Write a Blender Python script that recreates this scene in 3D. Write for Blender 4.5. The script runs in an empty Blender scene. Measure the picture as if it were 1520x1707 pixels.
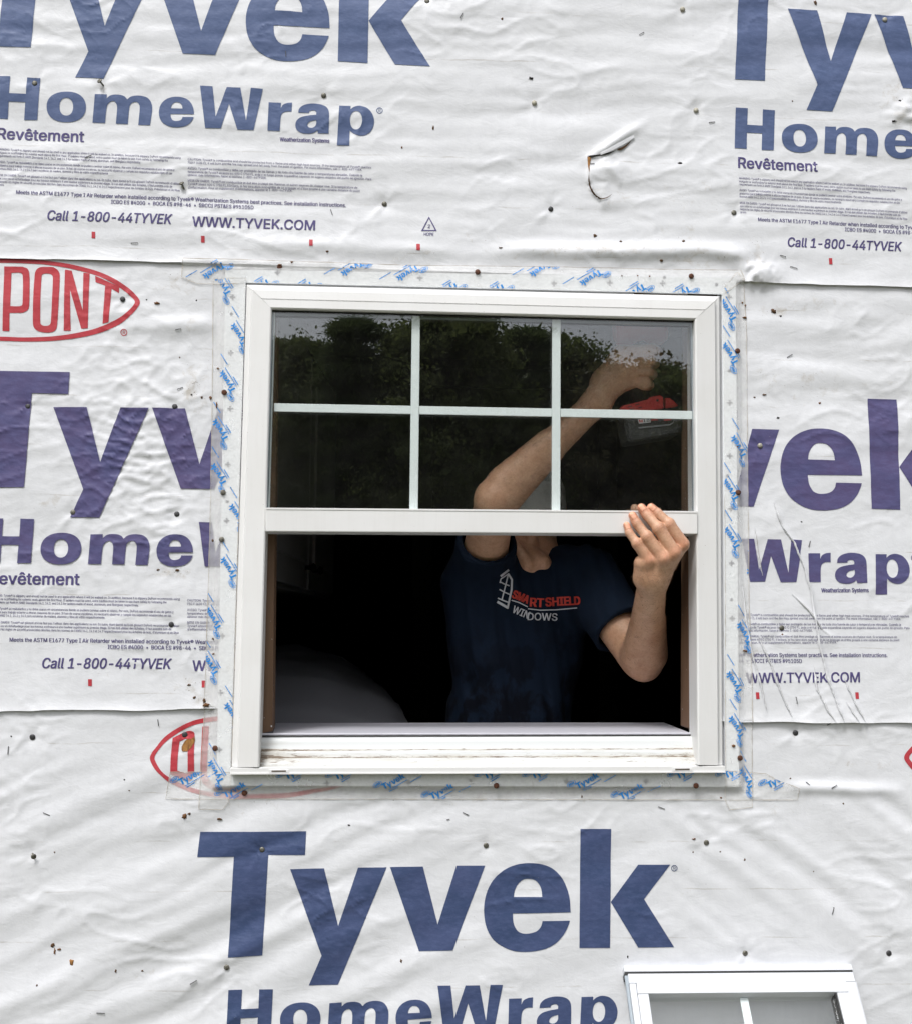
import bpy, bmesh, math, random, os
import numpy as np
from mathutils import Vector, Matrix, Euler
from mathutils.geometry import delaunay_2d_cdt
from mathutils.bvhtree import BVHTree

# ------------------------------------------------------------------ camera, sky, sun, exposure
S = bpy.context.scene
COL = S.collection
F = 2200.0
CAM = np.array([-0.22221164, -2.46810756, -0.20495902])
EUL = (1.66469911, -0.00994487, -0.07029332)
cam = bpy.data.objects.new('camera', bpy.data.cameras.new('camera'))
COL.objects.link(cam)
cam.location = CAM
cam.rotation_euler = EUL
cam.data.sensor_fit = 'HORIZONTAL'
cam.data.sensor_width = 36
cam.data.lens = F / 1520 * 36
cam.data.clip_start = 0.05
cam.data.clip_end = 2000
S.camera = cam

SUN_EL, SUN_AZ = math.radians(56), math.radians(208)      # azimuth clockwise from +Y
W = bpy.data.worlds.new('World'); S.world = W; W.use_nodes = True
nt = W.node_tree; nt.nodes.clear()
sky = nt.nodes.new('ShaderNodeTexSky'); sky.sky_type = 'NISHITA'; sky.sun_disc = False
sky.sun_elevation = SUN_EL; sky.sun_rotation = SUN_AZ
sky.air_density = 1.0; sky.dust_density = 4.0; sky.ozone_density = 1.0
hs = nt.nodes.new('ShaderNodeHueSaturation'); hs.inputs['Saturation'].default_value = 0.33
bg = nt.nodes.new('ShaderNodeBackground'); bg.inputs['Strength'].default_value = 0.115
wo = nt.nodes.new('ShaderNodeOutputWorld')
nt.links.new(sky.outputs[0], hs.inputs['Color']); nt.links.new(hs.outputs[0], bg.inputs['Color'])
nt.links.new(bg.outputs[0], wo.inputs['Surface'])
sun = bpy.data.objects.new('sun', bpy.data.lights.new('sun', 'SUN')); COL.objects.link(sun)
sun.data.energy = 1.5; sun.data.angle = math.radians(14); sun.data.color = (1, 0.995, 0.99)
sd = Vector((math.sin(SUN_AZ) * math.cos(SUN_EL), math.cos(SUN_AZ) * math.cos(SUN_EL), math.sin(SUN_EL)))
sun.rotation_euler = sd.to_track_quat('Z', 'Y').to_euler()
vs = S.view_settings; vs.view_transform = 'Standard'; vs.look = 'None'; vs.gamma = 1.0
vs.use_curve_mapping = False; vs.exposure = 0.50
S.cycles.transparent_max_bounces = 24
S.cycles.max_bounces = 10

# ------------------------------------------------------------------ maths helpers
RNG = random.Random(7)
RM = np.array(Euler(EUL, 'XYZ').to_matrix())
def P(px, py, Y=0.0):
    """photo pixel -> the world point on the plane y = Y (used to measure the wall once)"""
    d = RM @ np.array([(px - 760) / F, -(py - 853.5) / F, -1.0])
    return CAM + d * ((Y - CAM[1]) / d[1])
def PV(px, py, Y=0.0): return Vector(P(px, py, Y))
def XZ(pts, Y=0.0):
    pts = np.asarray(pts, float)
    d = np.stack([(pts[:, 0] - 760) / F, -(pts[:, 1] - 853.5) / F, -np.ones(len(pts))], 1) @ RM.T
    t = (Y - CAM[1]) / d[:, 1]
    p = CAM + d * t[:, None]
    return p[:, [0, 2]]
def UV(x, z):
    """wall point -> photo pixel, the measuring grid in which wrinkles and stains were noted"""
    q = np.stack([x - CAM[0], np.zeros_like(x) - CAM[1], z - CAM[2]], -1) @ RM
    return 760 + F * q[..., 0] / -q[..., 2], 853.5 - F * q[..., 1] / -q[..., 2]
def sst(a, b, x):
    t = np.clip((x - a) / (b - a), 0, 1)
    return t * t * (3 - 2 * t)
_g = np.random.RandomState(3).rand(256, 256) * 2 * np.pi
_gc, _gs = np.cos(_g), np.sin(_g)
def gn(u, v, s=0):
    """2-D gradient noise, about -0.7..0.7"""
    u = u + s * 17.31; v = v + s * 9.77
    i = np.floor(u).astype(int); j = np.floor(v).astype(int); a = u - i; b = v - j
    def g(ii, jj, da, db):
        ii = ii & 255; jj = jj & 255
        return _gc[ii, jj] * da + _gs[ii, jj] * db
    fa = a * a * a * (a * (a * 6 - 15) + 10); fb = b * b * b * (b * (b * 6 - 15) + 10)
    n0 = g(i, j, a, b) * (1 - fa) + g(i + 1, j, a - 1, b) * fa
    n1 = g(i, j + 1, a, b - 1) * (1 - fa) + g(i + 1, j + 1, a - 1, b - 1) * fa
    return n0 * (1 - fb) + n1 * fb

# ------------------------------------------------------------------ object helpers
def tag(o, label=None, cat=None, group=None, kind=None):
    if label: o['label'] = label
    if cat: o['category'] = cat
    if group: o['group'] = group
    if kind: o['kind'] = kind
    return o
def link(name, me, mat=None, parent=None, smooth=False):
    o = bpy.data.objects.new(name, me); COL.objects.link(o)
    if mat is not None: me.materials.append(mat)
    if smooth: me.shade_smooth()
    if parent is not None:
        o.parent = parent
        o.matrix_parent_inverse = parent.matrix_basis.inverted()
    return o
def mesh(name, v, f, mat=None, parent=None, smooth=False):
    me = bpy.data.meshes.new(name); me.from_pydata([tuple(map(float, p)) for p in v], [], f); me.update()
    return link(name, me, mat, parent, smooth)
def npmesh(name, v, f, mat=None, parent=None, smooth=True):
    """fast mesh from numpy arrays; f is (n,3) or (n,4)"""
    me = bpy.data.meshes.new(name); v = np.asarray(v, np.float32); f = np.asarray(f, np.int32)
    k = f.shape[1]
    me.vertices.add(len(v)); me.vertices.foreach_set('co', v.ravel())
    me.loops.add(f.size); me.loops.foreach_set('vertex_index', f.ravel())
    me.polygons.add(len(f)); me.polygons.foreach_set('loop_start', np.arange(0, f.size, k, dtype=np.int32))
    me.update(calc_edges=True); me.validate()
    return link(name, me, mat, parent, smooth)
def empty(name, loc, label, cat, group=None):
    o = bpy.data.objects.new(name, None); COL.objects.link(o); o.location = Vector(loc); o.empty_display_size = .05
    return tag(o, label, cat, group)
def hexa(name, c, mat=None, parent=None, bevel=0.0, seg=2):
    """box from 8 corners: 4 front (TL TR BR BL) then 4 back in the same order"""
    bm = bmesh.new(); vs_ = [bm.verts.new(tuple(map(float, p))) for p in c]
    for q in ((0, 3, 2, 1), (4, 5, 6, 7), (0, 1, 5, 4), (1, 2, 6, 5), (2, 3, 7, 6), (3, 0, 4, 7)):
        bm.faces.new([vs_[i] for i in q])
    bmesh.ops.recalc_face_normals(bm, faces=bm.faces)
    if bevel: bmesh.ops.bevel(bm, geom=bm.edges[:], offset=bevel, segments=seg, profile=.6, affect='EDGES', clamp_overlap=True)
    me = bpy.data.meshes.new(name); bm.to_mesh(me); bm.free()
    return link(name, me, mat, parent)
def box(name, lo, hi, mat=None, parent=None, bevel=0.0, seg=2):
    (x0, y0, z0), (x1, y1, z1) = lo, hi
    return hexa(name, [(x0, y0, z1), (x1, y0, z1), (x1, y0, z0), (x0, y0, z0),
                       (x0, y1, z1), (x1, y1, z1), (x1, y1, z0), (x0, y1, z0)], mat, parent, bevel, seg)
def pxbox(name, q, y0, y1, mat=None, parent=None, bevel=0.0, seg=2):
    """box whose front face was measured as photo corners TL TR BR BL on the plane y0; same section back to y1"""
    fr = [P(x, y, y0) for x, y in q]
    return hexa(name, fr + [np.array([p[0], y1, p[2]]) for p in fr], mat, parent, bevel, seg)
def tube(pts, radii, n=10, cap=True):
    v, f = [], []
    pts = [Vector(p) for p in pts]
    for i, p in enumerate(pts):
        d = (pts[min(i + 1, len(pts) - 1)] - pts[max(i - 1, 0)]).normalized()
        a = d.orthogonal().normalized(); b = d.cross(a)
        if i: # keep frames aligned
            a = (pa - d * pa.dot(d)).normalized(); b = d.cross(a)
        pa = a
        for k in range(n):
            t = 2 * math.pi * k / n
            v.append(p + (a * math.cos(t) + b * math.sin(t)) * radii[i])
    for i in range(len(pts) - 1):
        for k in range(n):
            f.append((i * n + k, i * n + (k + 1) % n, (i + 1) * n + (k + 1) % n, (i + 1) * n + k))
    if cap: f.append(tuple(range(n))[::-1]); f.append(tuple((len(pts) - 1) * n + k for k in range(n)))
    return v, f

# ------------------------------------------------------------------ materials
def mat(name, col, rough=.5, **kw):
    m = bpy.data.materials.new(name); m.use_nodes = True
    b = m.node_tree.nodes['Principled BSDF']
    b.inputs['Base Color'].default_value = (*col, 1); b.inputs['Roughness'].default_value = rough
    for k, v in kw.items(): b.inputs[k.replace('_', ' ')].default_value = v
    return m
class N:
    """tiny node-building shorthand"""
    def __init__(s, m): s.t = m.node_tree; s.b = s.t.nodes.get('Principled BSDF'); s.out = s.t.nodes.get('Material Output')
    def n(s, typ, **kw):
        x = s.t.nodes.new('ShaderNode' + typ)
        for k, v in kw.items():
            if isinstance(v, (int, float, tuple)) and k in x.inputs: x.inputs[k].default_value = v
            else: setattr(x, k, v)
        return x
    def l(s, a, b): s.t.links.new(a, b)
    def noise(s, vec, scale, detail=4, rough=.55, dist=0):
        x = s.n('TexNoise'); x.inputs['Scale'].default_value = scale; x.inputs['Detail'].default_value = detail
        x.inputs['Roughness'].default_value = rough; x.inputs['Distortion'].default_value = dist
        if vec is not None: s.l(vec, x.inputs['Vector'])
        return x.outputs['Fac']
    def mapr(s, val, a, b, c=0., d=1., clamp=True):
        x = s.n('MapRange'); x.clamp = clamp
        s.l(val, x.inputs['Value'])
        for i, q in zip((1, 2, 3, 4), (a, b, c, d)): x.inputs[i].default_value = q
        return x.outputs[0]
    def math(s, op, a, b=None):
        x = s.n('Math'); x.operation = op
        for i, q in enumerate((a, b)):
            if q is None: continue
            if isinstance(q, (int, float)): x.inputs[i].default_value = q
            else: s.l(q, x.inputs[i])
        return x.outputs[0]
    def mix(s, fac, a, b):
        x = s.n('Mix'); x.data_type = 'RGBA'
        for i, q in ((0, fac), (6, a), (7, b)):
            if isinstance(q, (int, float)): x.inputs[i].default_value = q
            elif isinstance(q, tuple): x.inputs[i].default_value = (*q, 1) if len(q) == 3 else q
            else: s.l(q, x.inputs[i])
        return x.outputs[2]
    def mapping(s, vec, scale, rot=(0, 0, 0)):
        x = s.n('Mapping'); x.inputs['Scale'].default_value = scale; x.inputs['Rotation'].default_value = rot
        s.l(vec, x.inputs['Vector']); return x.outputs[0]
    def bump(s, h, strength=.3, dist=.001, prev=None):
        x = s.n('Bump'); x.inputs['Strength'].default_value = strength; x.inputs['Distance'].default_value = dist
        s.l(h, x.inputs['Height'])
        if prev is not None: s.l(prev, x.inputs['Normal'])
        return x.outputs[0]
    def obj(s): return s.n('TexCoord').outputs['Object']

def wrap_relief(q, vec):
    """fine crinkle of spun-bonded sheet, shared by the white sheet and the print on it"""
    a = q.noise(q.mapping(vec, (70, 70, 95)), 1, 4, .6, .4)
    b = q.noise(vec, 330, 3, .6)
    c = q.noise(q.mapping(vec, (17, 17, 27)), 1, 4, .6, .8)
    h = q.math('ADD', q.math('MULTIPLY', a, .55), q.math('ADD', q.math('MULTIPLY', b, .14), q.math('MULTIPLY', c, 1.7)))
    return q.bump(h, .30, .0022)

M_wrap = mat('house wrap', (.77, .77, .775), .42)
q = N(M_wrap); vec = q.obj()
q.b.inputs['Specular IOR Level'].default_value = .35
uv = q.n('UVMap').outputs[0]
dirt = q.n('Attribute', attribute_name='dirt').outputs['Fac']
base = q.mix(q.mapr(q.noise(q.mapping(vec, (3, 3, 9)), 1, 5, .6), .35, .7), (.785, .795, .825), (.72, .73, .75))
base = q.mix(q.mapr(q.noise(q.mapping(vec, (90, 90, 28)), 1, 4, .7), .35, .75, 0, .5), base, (.68, .69, .72))
blot = q.noise(vec, 55, 6, .7, .5)
st = q.mapr(q.math('ADD', blot, q.math('MULTIPLY', dirt, .45)), .66, .98, 0, .62)
base = q.mix(st, base, (.40, .345, .26))
spk = q.noise(vec, 260, 3, .65)
sp = q.mapr(q.math('ADD', spk, q.math('MULTIPLY', dirt, .17)), .735, .80)
base = q.mix(sp, base, (.10, .065, .04))
# thin stained lines where the sheathing boards meet behind the sheet
sx = q.n('SeparateXYZ'); q.l(uv, sx.inputs[0])
ln = q.math('ADD', sx.outputs[1], q.math('MULTIPLY', q.noise(q.mapping(vec, (9, 9, 9)), 1, 4), .012))
fr = q.math('PINGPONG', ln, .0415)
lm = q.mapr(fr, 0, .0016, 1, 0)
brk = q.mapr(q.noise(q.mapping(vec, (11, 11, 40)), 1, 5, .7), .50, .64, 0, .5)
base = q.mix(q.math('MULTIPLY', lm, brk), base, (.36, .32, .26))
q.l(base, q.b.inputs['Base Color']); q.l(wrap_relief(q, vec), q.b.inputs['Normal'])

def print_mat(name, c1, c2, tr=.0):
    m = mat(name, c1, .5); q = N(m); vec = q.obj(); q.b.inputs['Specular IOR Level'].default_value = .3
    a = q.mapr(q.noise(q.mapping(vec, (8, 8, 13)), 1, 6, .65, .4), .3, .72)
    c = q.mix(a, c1, c2)
    c = q.mix(q.mapr(q.noise(q.mapping(vec, (55, 55, 130)), 1, 5, .7), .45, .8, 0, .45), c, tuple(min(1, k * 1.5 + .03) for k in c2))
    c = q.mix(q.mapr(q.noise(q.mapping(vec, (70, 70, 160)), 1, 4, .75, .5), .70, .80, 0, .55), c, (.42, .42, .44))
    q.l(c, q.b.inputs['Base Color']); q.l(wrap_relief(q, vec), q.b.inputs['Normal'])
    return m
M_blue = {'A': print_mat('faded blue print', (.072, .110, .225), (.105, .142, .27)),
          'B': print_mat('faded blue print right', (.068, .104, .215), (.10, .134, .26)),
          'C': print_mat('violet blue print', (.105, .080, .185), (.080, .084, .20)),
          'D': print_mat('deep blue print', (.043, .070, .155), (.066, .088, .19))}
M_small = print_mat('small blue print', (.075, .062, .17), (.10, .085, .22))
M_red = print_mat('red print', (.52, .045, .06), (.44, .06, .075))
M_vinyl = mat('white vinyl', (.80, .80, .795), .34)
q = N(M_vinyl); vec = q.obj()
c = q.mix(q.mapr(q.noise(vec, 7, 5, .6), .4, .75), (.81, .81, .805), (.765, .76, .745))
c = q.mix(q.mapr(q.noise(vec, 190, 3, .6), .735, .775), c, (.22, .17, .12))
c = q.mix(q.mapr(q.noise(q.mapping(vec, (160, 160, 9)), 1, 3, .6), .5, .8, 0, .22), c, (.70, .69, .67))
q.l(c, q.b.inputs['Base Color'])
q.l(q.bump(q.noise(q.mapping(vec, (150, 150, 12)), 1, 3), .12, .001), q.b.inputs['Normal'])
M_dirty = mat('dirty white vinyl', (.8, .8, .78), .45)
q = N(M_dirty); vec = q.obj()
dirt = q.n('Attribute', attribute_name='dirt').outputs['Fac']
n1 = q.noise(q.mapping(vec, (9, 60, 110)), 1, 7, .72, .5)
c = q.mix(q.mapr(q.math('ADD', n1, q.math('MULTIPLY', dirt, .5)), .70, 1.06), (.68, .70, .70), (.50, .475, .42))
n2 = q.noise(q.mapping(vec, (45, 240, 420)), 1, 5, .75)
c = q.mix(q.mapr(q.math('ADD', n2, q.math('MULTIPLY', dirt, .28)), .745, .86), c, (.16, .115, .075))
q.l(c, q.b.inputs['Base Color'])
M_grille = mat('pale grille', (.82, .885, .88), .4)
M_stool = mat('stool paint', (.62, .62, .68), .45)
M_spacer = mat('glazing spacer', (.33, .38, .42), .35, Metallic=.3)
M_gasket = mat('black gasket', (.012, .012, .012), .6)
M_nail = mat('weathered nail steel', (.16, .155, .13), .5, Metallic=.55)
q = N(M_nail); q.l(q.mix(q.mapr(q.noise(q.obj(), 300, 3), .4, .65), (.20, .195, .165), (.09, .08, .065)), q.b.inputs['Base Color'])
M_palenail = mat('pale nail cap', (.40, .38, .31), .5, Metallic=.2)
M_darknail = mat('dark nail', (.055, .055, .058), .5, Metallic=.3)
M_rust = mat('rusty nail', (.10, .035, .016), .8)
q = N(M_rust); q.l(q.mix(q.mapr(q.noise(q.obj(), 400, 4), .4, .65), (.13, .045, .02), (.045, .018, .012)), q.b.inputs['Base Color'])
M_staple = mat('staple wire', (.10, .10, .105), .45, Metallic=.5)
M_debris = mat('dried debris', (.09, .045, .018), .9)
M_ochre = mat('bare sheathing', (.36, .17, .05), .8)
q = N(M_ochre); q.l(q.mix(q.mapr(q.noise(q.mapping(q.obj(), (300, 300, 90)), 1, 5, .7), .35, .7), (.42, .20, .05), (.14, .06, .02)), q.b.inputs['Base Color'])
M_jamb = mat('brown wood jamb', (.17, .095, .055), .6)
q = N(M_jamb); vec = q.obj()
c = q.mix(q.mapr(q.noise(q.mapping(vec, (60, 60, 3)), 1, 5, .6), .35, .7), (.20, .115, .065), (.12, .065, .038))
c = q.mix(q.mapr(q.noise(vec, 95, 2, .5), .74, .76), c, (.7, .7, .7))
q.l(c, q.b.inputs['Base Color'])

def film(name, col, opac, rough=.25):
    m = bpy.data.materials.new(name); m.use_nodes = True; q = N(m)
    q.b.inputs['Base Color'].default_value = (*col, 1); q.b.inputs['Roughness'].default_value = rough
    vec = q.obj()
    c = q.mix(q.mapr(q.noise(vec, 34, 6, .7, .6), .60, .80, 0, .6), tuple(col), (.40, .34, .27))
    c = q.mix(q.mapr(q.noise(vec, 150, 4, .7), .70, .76), c, (.13, .08, .05))
    q.l(c, q.b.inputs['Base Color'])
    q.l(q.bump(q.noise(q.mapping(vec, (34, 34, 52)), 1, 5, .65, .9), .42, .003), q.b.inputs['Normal'])
    tr = q.n('BsdfTransparent'); mx = q.n('MixShader')
    f = q.mapr(q.noise(vec, 22, 4, .6), .3, .7, opac - .12, opac + .12)
    q.l(f, mx.inputs[0]); q.l(tr.outputs[0], mx.inputs[1]); q.l(q.b.outputs[0], mx.inputs[2])
    q.l(mx.outputs[0], q.out.inputs['Surface'])
    return m
M_film = film('translucent flashing film', (.90, .90, .89), .37)
M_tapeblue = mat('bright blue print', (.010, .235, .66), .4)
M_plus = mat('grey slot shadow', (.20, .205, .23), .6)
M_fin = mat('pale blue fin', (.72, .785, .81), .4)
q = N(M_fin); vec = q.obj()
q.l(q.mix(q.mapr(q.noise(q.mapping(vec, (26, 26, 18)), 1, 6, .7), .64, .80, 0, .6), (.86, .885, .905), (.46, .44, .42)), q.b.inputs['Base Color'])

def glass_mat(name, f0=.068, dust=.0022):
    m = bpy.data.materials.new(name); m.use_nodes = True; q = N(m); q.t.nodes.remove(q.b)
    tr = q.n('BsdfTransparent'); tr.inputs[0].default_value = (.988, .993, .99, 1)
    gl = q.n('BsdfGlossy'); gl.inputs['Roughness'].default_value = 0.0
    gl.inputs['Color'].default_value = (.97, .98, 1, 1)
    lw = q.n('LayerWeight'); lw.inputs[0].default_value = .5
    fc = q.math('POWER', lw.outputs['Facing'], 5.0)
    fr = q.math('ADD', q.math('MULTIPLY', fc, .93), f0)
    mx = q.n('MixShader'); q.l(fr, mx.inputs[0]); q.l(tr.outputs[0], mx.inputs[1]); q.l(gl.outputs[0], mx.inputs[2])
    df = q.n('BsdfDiffuse'); df.inputs['Color'].default_value = (.8, .79, .76, 1)
    vec = q.obj(); dn = q.mapr(q.noise(vec, 30, 6, .7), .4, .8, dust * .5, dust * 1.6)
    dn = q.math('MAXIMUM', dn, q.mapr(q.noise(vec, 420, 2, .5), .80, .83, 0, .10 if dust else 0))
    m2 = q.n('MixShader'); q.l(dn, m2.inputs[0]); q.l(mx.outputs[0], m2.inputs[1]); q.l(df.outputs[0], m2.inputs[2])
    q.l(m2.outputs[0], q.out.inputs['Surface'])
    q.l(q.bump(q.noise(vec, 2.2, 2, .5), .03, .004), gl.inputs['Normal'])
    return m
M_glass = glass_mat('window glass')
# ------------------------------------------------------------------ the wrinkled sheet: heights in metres, negative = towards the street
NAILS = {'upper': [(59, 140, 'g'), (173, 143, 's'), (307, 315, 's'), (540, 160, 'g'), (641, 340, 'g'), (712, 2, 'g'), (890, 172, 'p'),
                   (917, 349, 'd'), (1136, 17, 'p'), (1159, 185, 'p'), (1222, 355, 'g'), (1473, 34, 'p')],
         'middle': [(205, 499, 'd'), (47, 677, 'd'), (292, 678, 'd'), (122, 854, 'g'), (295, 857, 'd'), (286, 1041, 'd'), (1266, 743, 'p'), (1302, 1047, 'g')],
         'lower': [(54, 1229, 'k'), (308, 1225, 'k'), (54, 1424, 's'), (378, 1613, 'g'), (437, 1417, 'g'), (810, 1410, 'g'),
                   (1177, 1405, 'g'), (1242, 1590, 'g'), (1482, 1590, 'k'), (1326, 1222, 'k')]}
def seg_d(u, v, pl):
    """signed distance to a polyline (x as a function of y), positive on its right; and fade at its ends"""
    ys = np.array([p[1] for p in pl], float); xs = np.array([p[0] for p in pl], float)
    xc = np.interp(v, ys, xs); sl = np.gradient(xs, ys); s = np.interp(v, ys, sl)
    return (u - xc) / np.sqrt(1 + s * s), sst(ys[0] - 10, ys[0] + 30, v) * (1 - sst(ys[-1] - 5, ys[-1] + 25, v))
CREASES = [([(1288, 838), (1303, 880), (1322, 905), (1340, 950), (1350, 985), (1358, 1040), (1364, 1075), (1378, 1130), (1404, 1205)], 2.4, 5),
           ([(1235, 965), (1243, 1040), (1252, 1090), (1266, 1140), (1276, 1185)], 1.3, 4),
           ([(1318, 990), (1348, 1020), (1368, 1048), (1384, 1062)], 1.2, 4),
           ([(1262, 1060), (1284, 1110), (1302, 1160), (1318, 1195)], 1.3, 4),
           ([(1354, 1110), (1360, 1150), (1380, 1190), (1392, 1206)], 1.3, 4),
           ([(1405, 1130), (1420, 1165), (1441, 1206)], 1.8, 4), ([(1408, 1170), (1430, 1206)], 1.6, 4)]
def wr(x, z):
    u, v = UV(x, z)
    w1 = gn(u / 260, v / 190, 1); w2 = gn(u / 170, v / 150, 2)
    mm = 1.0 * gn(u / 150, v / 95, 3) + .55 * gn(u / 60 + w1, v / 42, 4) + .28 * gn(u / 26, v / 17, 5)
    up = 1 - sst(400, 520, v)
    mm += up * (2.7 * gn(u / 430 + .4 * w1, v / 52 + .9 * w1 + .03 * u / 52, 6) + 1.0 * gn(u / 190, v / 21 + w2, 7))
    # right of the window: rolls running level
    mr = sst(1120, 1290, u) * sst(470, 520, v) * (1 - sst(700, 860, v))
    mm += mr * (4.6 * gn(u / 330 + .5 * w1, v / 50 + .8 * w2, 8) + 1.3 * gn(u / 110, v / 23 + w1, 9))
    # left of the window under the oval
    ml = (1 - sst(340, 420, u)) * sst(430, 470, v) * (1 - sst(1180, 1260, v))
    mm += ml * (1.8 * gn(u / 230, v / 75 + w1, 10))
    rolls = np.exp(-((v - 548 + .02 * u) / 15) ** 2) * sst(170, 300, u) * (1 - sst(330, 380, u)) * sst(420, 430, v)
    mm -= 4.0 * rolls
    cr = np.exp(-((u - 235) / 105) ** 2 - ((v - 760) / 190) ** 2)
    rid = np.exp(-9 * np.abs(gn(u / 58 + .8 * w1, v / 30 + w2, 11))) + .5 * gn(u / 60, v / 36, 31); rid2 = np.exp(-8 * np.abs(gn(u / 30 + .6 * w2, v / 19 + w1, 12)))
    mm -= cr * (2.6 * rid + 1.5 * rid2)
    gm = sst(-.12, .26, gn(u / 190, v / 130, 34))
    mm -= gm * (1.05 * np.exp(-13 * np.abs(gn(u / 92 + w1, v / 46 + w2, 35))) + .5 * np.exp(-12 * np.abs(gn(u / 40 + w2, v / 26 + w1, 36))))
    # sagging diagonal folds below
    lo = sst(1215, 1330, v)
    ql = (v + .43 * u) / 1.09; pl = (u - .43 * v) / 1.09
    dl = lo * (1 - sst(560, 900, u))
    mm += dl * (6.6 * gn(pl / 520, ql / 58 + .5 * w1, 13) + 1.3 * gn(pl / 260, ql / 27 + w2, 14))
    qr = (v - .78 * u) / 1.27; pr = (u + .78 * v) / 1.27
    dr = sst(1290, 1350, v) * sst(1060, 1180, u) * (1 - .7 * sst(1500, 1620, v))
    mm += dr * (4.8 * gn(pr / 420, qr / 38 + .5 * w1, 15) + 1.0 * gn(pr / 160, qr / 20, 16))
    dc = lo * (1 - dl) * (1 - dr)
    mm += dc * 1.8 * gn((u - .4 * v) / 330, (v + .4 * u) / 62, 17)
    dr2 = np.exp(-((v - 1312 - .04 * (u - 1330)) / 10) ** 2) * sst(1300, 1345, u) * (1 - sst(1430, 1530, u))
    mm -= 4.5 * dr2
    # bulge of the upper sheet over the window head
    bl = sst(740, 960, u) * (1 - sst(1215, 1262, u))
    mm -= bl * (6.0 + 3.5 * gn(u / 70, v / 60, 21)) * np.exp(-((v - 420 - .008 * (u - 900) - 9 * gn(u / 90, u * 0 + .3, 22)) / 13) ** 2)
    mm -= 3.5 * sst(380, 450, u) * (1 - sst(700, 800, u)) * np.exp(-((v - 412 - .02 * (u - 500)) / 15) ** 2)
    bc = np.exp(-((u - 1258) / 34) ** 2 - ((v - 458) / 20) ** 2)
    mm -= bc * (4 + 6 * (1 - 2.4 * np.abs(gn(u / 15, v / 20, 18))))
    # torn flap
    fl = np.exp(-((u - 1012) / 30) ** 2 - ((v - 288) / 36) ** 2)
    mm -= fl * (3.0 + 4 * gn(u / 22, v / 22, 19) + 2.0 * np.exp(-9 * np.abs(gn(u / 26, v / 24, 37))))
    d, e = seg_d(u, v, [(977, 262), (978, 300), (984, 320), (999, 336)])
    mm -= e * 3.2 * np.where(d < 0, 0, np.exp(-np.abs(d) / 26)) * sst(-1, 1, d)
    f2 = np.exp(-(((v - 240) + .62 * (u - 1020)) / 9) ** 2) * np.exp(-((u - 1022) / 38) ** 2)
    mm -= f2 * 5.0
    rt = np.exp(-((u - 1512) / 34) ** 2 - ((v - 190) / 22) ** 2)
    mm -= rt * (5 + 5 * gn(u / 17, v / 13, 20))
    fm = sst(352, 376, u) * (1 - sst(1228, 1252, u)) * sst(440, 456, v) * (1 - sst(1312, 1338, v))
    mm = mm * (1 - .85 * fm)
    for pl_, amp, wd in CREASES:
        d, e = seg_d(u, v, pl_)
        mm -= e * amp * 1.3 * np.where(d < 0, np.exp(d / (wd * 5)), np.exp(-d / (wd * .45)))
    for grp in NAILS.values():
        for nx, ny, _k in grp:
            r = np.hypot(u - nx, v - ny); th = np.arctan2(v - ny, u - nx); ph = (nx * 7 + ny * 3) % 6.28
            e = np.exp(-r / 32) * sst(3, 14, r)
            mm += 1.6 * np.exp(-(r / 13) ** 2) - 1.3 * e * np.maximum(0, np.cos(2 * th + ph * .3)) ** 6 - .9 * e * np.maximum(0, np.cos(3 * th + ph)) ** 8
    return mm * 0.00150

ZG = -1.86                                         # ground level
EDGE_U = XZ([(-1500, 400), (-400, 421), (0, 432), (150, 435), (300, 439), (700, 452), (1300, 474), (1410, 477), (1520, 480), (3200, 535)])
EDGE_M = XZ([(-1500, 1190), (-200, 1188), (0, 1187), (92, 1183), (237, 1185), (340, 1181), (700, 1190), (1231, 1203.5), (1310, 1203), (1391, 1205.5), (1520, 1204.5), (3200, 1225)])
def edge_u(x): return np.interp(x, EDGE_U[:, 0], EDGE_U[:, 1]) + .0012 * gn(x * 30, x * 0 + .5)
def edge_m(x): return np.interp(x, EDGE_M[:, 0], EDGE_M[:, 1]) + .0018 * gn(x * 26, x * 0 + 3.5)
SHEET = {}
def H(sheet, x, z):
    h = wr(x, z)
    if sheet == 'upper':
        d = z - edge_u(x)
        h = h - .0052 - .0035 * np.exp(-np.maximum(d, 0) / .012) * (1 + 1.2 * gn(x * 9, x * 0 + .2))
    elif sheet == 'middle':
        d = z - edge_m(x)
        h = h - .0026 - .0040 * np.exp(-np.maximum(d, 0) / .014) * (1 + 1.3 * gn(x * 8, x * 0 + 7.2))
    return h
def axis(lo, a, b, hi, fine, coarse):
    return np.concatenate([np.arange(lo, a, coarse), np.arange(a, b, fine), np.arange(b, hi + coarse, coarse)])
XS = axis(-2.6, -1.06, .88, 2.6, .0042, .05)
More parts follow.
